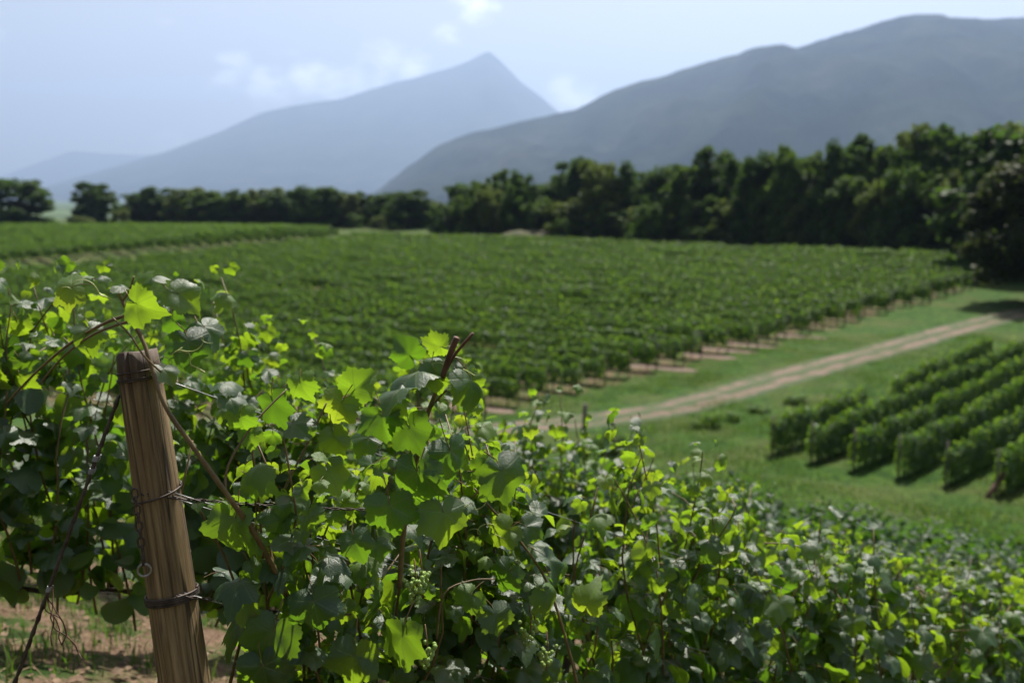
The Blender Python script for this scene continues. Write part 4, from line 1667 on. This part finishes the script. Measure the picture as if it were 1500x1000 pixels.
def bush_mesh(name, seed, w, h, count, size, mat, base=.1):
    rs = np.random.default_rng(seed)
    lobes = [(rs.normal(0, w * .28), rs.normal(0, w * .28), h * rs.uniform(.3, .7), rs.uniform(.25, .42) * w) for _ in range(9)]
    q = []
    for i in range(count):
        lx, ly, lz, lr = lobes[int(rs.integers(9))]
        d = rs.normal(0, 1, 3)
        d /= np.linalg.norm(d)
        r = lr * rs.random() ** .3
        p = np.array([lx + d[0] * r, ly + d[1] * r, max(.03, lz + d[2] * r * h / w * 1.1)])
        q.append((p, rs.normal(0, 1, 3) + d * .5, d + np.array([0, 0, .5]) + rs.normal(0, .5, 3), size * rs.uniform(.6, 1.3)))
    return merged_leaves(name, q, mat, 5, seed, False)


SH1 = bush_mesh('shrub_foliage', 5, 1.0, 1.0, 900, .09, M_FAR2)
SH2 = bush_mesh('shrub_foliage', 6, 1.0, 1.0, 900, .09, M_TREE[0])


def shrub(x, y, w, h, me, label, group=None, stem=True):
    root = empty('shrub', (x, y, Hf(x, y) - .03), label, 'shrub', group, random.uniform(0, 6))
    f_ = obj('foliage', me, root, kind='stuff')
    f_.scale = (w, w, h)
    v, f = tube([(0, 0, -.05), (.03 * w, 0, h * .3), (0, .04 * w, h * .6)], [.03 * w, .02 * w, .01 * w], 5)
    obj('stem', mesh_from('stem', v, f, M_TRUNK), root)


def ground_at(px, py):
    """where the sight line through a photograph pixel meets the ground"""
    d = pixdir(px, py)
    d = d / d.y
    y = 6.0
    while y < 400:
        p = EYE + d * y
        if p.z < Hf(p.x, p.y):
            return p.x, p.y
        y += .25
    return EYE.x + d.x * 400, 400


for (px, py, w, h, me, lab) in [
    (900, 668, 1.3, .9, SH2, 'dark round bush just past the near vine tops'),
    (1043, 625, .8, .75, SH1, 'low leafy weed clump on the grass below the track'),
    (1075, 618, .7, .5, SH1, 'smaller weed clump beside another on the grass'),
    (1020, 628, .5, .4, SH1, 'thin weed tuft beside the low clump on the grass'),
    (1165, 590, 1.0, .5, SH1, 'low weed patch between the track and the first block row'),
    (1110, 605, .8, .4, SH1, 'flat weed patch on the grass bank below the track')]:
    x, y = ground_at(px, py)
    shrub(x, y, w, h, me, lab, 'weeds on the grass by the track')


# ------------------------------------------------------------------ trees
def tree_proto(seed, h, w, mat, clumps=150, per=85, size=.34, base=.02, full=.9):
    """tree of height h, width w: trunk with limbs, crown of leaf clumps over lobed boughs"""
    rs = np.random.default_rng(seed)
    tp = [np.array([0, 0, -.3])]
    d = np.array([rs.normal(0, .05), rs.normal(0, .05), 1])
    for i in range(7):
        d = d + np.array([rs.normal(0, .06), rs.normal(0, .06), 0])
        tp.append(tp[-1] + d / np.linalg.norm(d) * h * .11)
    parts = [tube(tp, np.linspace(.028 * h, .006 * h, 8), 7)]

    def prof(z):
        return max(0.0, 1 - (max(0, z - .42) / .58) ** 2) ** .5 if z > .42 else full + (1 - full) * max(0, (z - base)) / (.42 - base)
    lobes = []
    for i in range(15):
        z = rs.uniform(.12, .84)
        a = i * 2.4 + rs.normal(0, .4)
        r = prof(z) * w * rs.uniform(.16, .32)
        lobes.append((np.array([math.cos(a) * r, math.sin(a) * r, z * h]), w * rs.uniform(.13, .20) * (.5 + .5 * prof(z))))
    lobes.append((np.array([rs.normal(0, .12) * w, rs.normal(0, .12) * w, h * .86]), w * .14))
    cents = []
    while len(cents) < clumps:
        if rs.random() < .55:
            c0, lr = lobes[int(rs.integers(len(lobes)))]
            dd = rs.normal(0, 1, 3)
            dd /= np.linalg.norm(dd)
            c = c0 + dd * lr * rs.uniform(.5, 1.0)
        else:
            z = rs.uniform(base, .9)
            a = rs.uniform(0, 6.28)
            r = w * .46 * prof(z) * rs.random() ** .4
            c = np.array([math.cos(a) * r, math.sin(a) * r, z * h])
        c[2] = np.clip(c[2], base * h, h * .97)
        cents.append(c)
    for i in range(12):
        c = cents[int(rs.integers(len(cents)))]
        b = tp[2 + int(rs.integers(4))]
        m = (b + c) / 2 + np.array([0, 0, .04 * h])
        parts.append(tube([b, m, c], [.010 * h, .006 * h, .003 * h], 5, False))
    tv, tf = join(parts)
    trunk = mesh_from('trunk', tv, tf, M_TRUNK, True)
    q = []
    for c in cents:
        cr = rs.uniform(.065, .125) * w
        m = int(per * rs.uniform(.6, 1.3))
        dd = rs.normal(0, 1, (m, 3))
        dd /= np.linalg.norm(dd, axis=1)[:, None]
        rr2 = cr * rs.random(m) ** .45
        P = c + dd * rr2[:, None] * np.array([1.1, 1.1, .9])
        P[:, 2] = np.maximum(P[:, 2], .05)
        out = c - np.array([0, 0, h * .4])
        out = out / (np.linalg.norm(out) + 1e-6)
        T = rs.normal(0, 1, (m, 3)) + np.array([0, 0, -.4])
        Nn = dd * .7 + out * .5 + np.array([0, 0, .6]) + rs.normal(0, .4, (m, 3))
        S = size * rs.uniform(.6, 1.3, m)
        q += [(P[j], T[j], Nn[j], S[j]) for j in range(m)]
    return trunk, merged_leaves('crown', q, mat, 5, seed, False)


PROTO = {
    'oak': [tree_proto(s, 10, 8, M_TREE[s % 3]) for s in (201, 202, 203, 204)],
    'tall': [tree_proto(s, 10, 5.6, M_TREE[s % 2], 100, 100, .30) for s in (211, 212, 213)],
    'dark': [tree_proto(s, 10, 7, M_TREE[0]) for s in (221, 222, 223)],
    'scrub': [tree_proto(s, 5, 5.5, M_TREE[s % 3], 60, 100, .24, .0, .9) for s in (231, 232, 233)],
    'rust': [tree_proto(241, 10, 9, M_RUST, 150, 150, .30, .16, .85)],
}
rst = random.Random(5)


def tree(x, y, top_z, w, kind, label, group, var=None, name='tree'):
    tr, cr = PROTO[kind][(var if var is not None else rst.randrange(99)) % len(PROTO[kind])]
    z = Hf(x, y)
    h0 = 5 if kind == 'scrub' else 10
    w0 = {'oak': 8, 'tall': 5.6, 'dark': 7, 'scrub': 5.5, 'rust': 9}[kind]
    h = top_z - z
    root = empty(name, (x, y, z), label, 'tree' if name == 'tree' else 'shrub', group, rst.uniform(0, 6.28))
    for nm, me in (('trunk', tr), ('crown', cr)):
        o = obj(nm, me, root)
        o.scale = (w / w0, w / w0, h / h0)
    return root


def tree_px(px, ptop, D, wpx, kind, label, group, var=None):
    d = pixdir(px, ptop)
    d = d / d.y
    p = EYE + d * D
    tree(p.x, p.y, p.z, wpx / 1458.33 * D, kind, label, group, var)


GT = 'trees lining the far side of the vineyard'
tree_px(25, 258, 238, 100, 'dark', 'round dark tree standing alone at the far left field edge', GT, 0)
tree_px(138, 266, 246, 72, 'dark', 'smaller round tree alone between the lake gap and the hedge line', GT, 1)
far_row = [(200, 276), (232, 272), (268, 272), (300, 276), (330, 280), (343, 270), (380, 274), (412, 270), (445, 270), (474, 268), (505, 277), (535, 282), (565, 284), (597, 281), (628, 285)]
for i, (px, ty) in enumerate(far_row):
    D = 244 - (px - 200) * .11
    tree_px(px, ty + rst.uniform(-4, 7), D + rst.uniform(-6, 6), rst.uniform(44, 78), ('oak', 'dark', 'oak', 'tall')[i % 4] if px != 343 else 'tall',
            '%s bushy tree along the front of the low hedge from the lake gap' % nth(i + 1), 'trees of the low far hedge line', i)
    tree_px(px + 14, ty + 12, D + 9, 66, 'dark', '%s dark tree along the back of the low hedge from the lake gap' % nth(i + 1), 'trees of the low far hedge line', i + 1)
right_row = [(668, 268, 50, 'oak'), (700, 257, 48, 'oak'), (735, 240, 52, 'tall'), (768, 244, 50, 'oak'), (802, 262, 55, 'oak'), (848, 224, 72, 'dark'), (884, 230, 66, 'oak'), (922, 238, 64, 'oak'),
             (962, 240, 62, 'oak'), (1000, 226, 62, 'tall'), (1045, 213, 66, 'dark'), (1085, 222, 64, 'oak'), (1112, 212, 62, 'oak'), (1150, 206, 66, 'oak'),
             (1190, 215, 66, 'tall'), (1235, 206, 70, 'oak'), (1264, 190, 66, 'tall'), (1302, 204, 74, 'oak'), (1340, 174, 90, 'oak'), (1378, 182, 84, 'dark'), (1420, 192, 90, 'oak'),
             (1468, 182, 96, 'dark'), (1520, 175, 110, 'oak')]
RL = 'broadleaf tree in the tall dark wood edge behind the broad field'
for i, (px, ty, w, kd) in enumerate(right_row):
    D = float(np.interp(px, [660, 850, 1100, 1450, 1550], [172, 160, 136, 112, 105]))
    tree_px(px + rst.uniform(-6, 6), ty + rst.uniform(-3, 8), D + rst.uniform(-5, 4), w * rst.uniform(.95, 1.35), kd, '%s tree along the front of the tall wood edge from the low hedge' % nth(i + 1), 'trees of the tall wood edge', i)
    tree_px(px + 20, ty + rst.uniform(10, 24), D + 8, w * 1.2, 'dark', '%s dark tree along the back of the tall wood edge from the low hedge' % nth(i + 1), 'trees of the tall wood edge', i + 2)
    tree_px(px - 12, ty + rst.uniform(50, 75) * (1 if px > 820 else .5), D - 3.5, w * 1.2, 'scrub', '%s low understorey tree along the tall wood edge from the low hedge' % nth(i + 1), 'understorey trees of the wood edge', i)
# near tree at the head of the track
tree(39.6, 73.5, 10 + .050 * 73, 12.5, 'rust', 'brownish spreading tree over the upper end of the dirt track', None, 0)
tree(48.5, 79, 10 + .066 * 79, 13.0, 'dark', 'tall dark tree beside the brownish tree at the track end', None, 1)
tree(46.0, 92, 10 + .076 * 92, 13.0, 'dark', 'dark tree behind the brownish tree at the track end', None, 2)
# shrubs before the wood
for (px, ptop, pb, D, w, kd, lab) in [
    (948, 292, 352, 140, 62, 'scrub', 'pale green round bush in front of the dark wood edge'),
    (650, 318, 349, 172, 30, 'scrub', 'small round bush at the foot of the hedge where it turns'),
    (675, 322, 349, 172, 26, 'scrub', 'smaller bush beside the one where the hedge turns'),
    (518, 312, 337, 205, 36, 'scrub', 'light green bush before the low hedge line'),
    (553, 316, 338, 200, 28, 'scrub', 'second light green bush before the low hedge line'),
    (785, 292, 345, 160, 60, 'scrub', 'loose light green bush above the brown mound'),
    (825, 318, 350, 152, 34, 'scrub', 'pale bush at the right foot of the brown mound'),
    (118, 316, 334, 236, 50, 'scrub', 'low grassy bush beside the lake gap'),
    (175, 305, 334, 238, 34, 'scrub', 'light green bush left of the low hedge line'),
    (1020, 330, 356, 134, 40, 'scrub', 'low bush in front of the dark wood edge')]:
    d = pixdir(px, ptop)
    d = d / d.y
    p = EYE + d * D
    tree(p.x, p.y, p.z, w / 1458.33 * D, 'scrub', lab, None, None, 'shrub')

# brown mound at the far field edge
mx_, my_ = (775 - 750) / 1458.33 * 156, 156.0
mv, mf = [], []
nn = 22
for i in range(nn):
    for j in range(nn):
        u, w = -1 + 2 * i / (nn - 1), -1 + 2 * j / (nn - 1)
        x, y = mx_ + u * 8.5, my_ + w * 4
        e = max(0, 1 - (u * u + w * w)) ** 1.3 * 1.8 * (1 + .5 * float(fbm(x * .4, y * .4, 3, 8)))
        mv.append((x, y, Hf(x, y) - .15 + e))
for i in range(nn - 1):
    for j in range(nn - 1):
        b = i * nn + j
        mf.append((b, b + nn, b + nn + 1, b + 1))
M_MOUND = simple_mat('mound_earth', (.022, .042, .010), (.085, .068, .034), 1.1, .95, bump=.4, dist=.1)
obj('mound', mesh_from('mound', mv, mf, M_MOUND, True), kind='structure', label='brown weedy earth mound at the far field edge')


# ------------------------------------------------------------------ ground litter and grass
def grass(name, X, Y, hgt, wid, seed, label, blades=5, spread=.05):
    rs = np.random.default_rng(seed)
    n = len(X) * blades
    x = np.repeat(X, blades) + rs.normal(0, spread, n)
    y = np.repeat(Y, blades) + rs.normal(0, spread, n)
    z = H(x, y) - .01
    h = np.repeat(hgt, blades) * rs.uniform(.5, 1.2, n)
    a = rs.uniform(0, 6.28, n)
    lean = h * rs.uniform(.1, .8, n)
    w = wid * rs.uniform(.6, 1.3, n)
    dx, dy = np.cos(a), np.sin(a)
    sx, sy = -dy, dx
    V = np.zeros((n, 5, 3))
    V[:, 0] = np.stack([x - sx * w, y - sy * w, z], -1)
    V[:, 1] = np.stack([x + sx * w, y + sy * w, z], -1)
    V[:, 2] = np.stack([x + dx * lean * .35 + sx * w * .8, y + dy * lean * .35 + sy * w * .8, z + h * .6], -1)
    V[:, 3] = np.stack([x + dx * lean * .35 - sx * w * .8, y + dy * lean * .35 - sy * w * .8, z + h * .6], -1)
    V[:, 4] = np.stack([x + dx * lean, y + dy * lean, z + h * .95], -1)
    b = (np.arange(n) * 5)[:, None]
    F = np.concatenate([b + np.array([[0, 1, 2]]), b + np.array([[0, 2, 3]]), b + np.array([[3, 2, 4]])], 0)
    return obj(name, mesh_from(name, V.reshape(-1, 3), F, M_GRASS), kind='stuff', label=label)


rg = np.random.default_rng(77)
X = rg.uniform(-5, 3.5, 9000)
Y = rg.uniform(1.4, 9, 9000)
keep = vnoise(X * 1.6, Y * 1.6, 5) + .4 * vnoise(X * 5, Y * 5, 6) > .62
grass('grass', X[keep], Y[keep], rg.uniform(.05, .17, keep.sum()), .0035, 1, 'green grass tufts on the dry soil under the near vines', 7)
# meadow between the near slope, the track and the right block
X = rg.uniform(-6, 30, 42000)
Y = rg.uniform(24, 62, 42000)
c_ = np.cross(np.stack([X - 3.0, Y - 41.6], -1), TDIR[None]) if False else (X - 3.0) * TDIR[1] - (Y - 41.6) * TDIR[0]
keep = (np.abs(c_ ) > 1.3) & (c_ > -5.5)
grass('meadow_grass', X[keep], Y[keep], (.04 + .30 * vnoise(X[keep] * .5, Y[keep] * .5, 31) ** 2 * vnoise(X[keep] * 2, Y[keep] * 2, 32)), .013, 2, 'lush green grass on the meadow by the track', 5, .25)

# dead leaves and straw on the soil
q = []
for i in range(7000):
    x, y = rg.uniform(-4.5, 2.5), rg.uniform(1.4, 8)
    q.append((np.array([x, y, Hf(x, y) + rg.uniform(.002, .02)]), rg.normal(0, 1, 3) * np.array([1, 1, .25]), np.array([rg.normal(0, .4), rg.normal(0, .4), 1]), rg.uniform(.012, .042)))
obj('leaf_litter', merged_leaves('leaf_litter', q, M_DEADLEAF, 7, 3, False), kind='stuff', label='brown dead leaves littering the soil under the vines')
parts = []
for i in range(1500):
    x, y = rg.uniform(-4, 1.5), rg.uniform(1.6, 7)
    a = rg.uniform(0, 6.28)
    l_ = rg.uniform(.05, .28)
    x2, y2 = x + math.cos(a) * l_, y + math.sin(a) * l_
    parts.append(tube([(x, y, Hf(x, y) + .006), (x2, y2, Hf(x2, y2) + rg.uniform(.005, .04))], [.0022, .0012], 3, False))
v, f = join(parts)
obj('straw', mesh_from('straw', v, f, M_STRAW), kind='stuff', label='pale dry straw and twigs scattered on the soil')
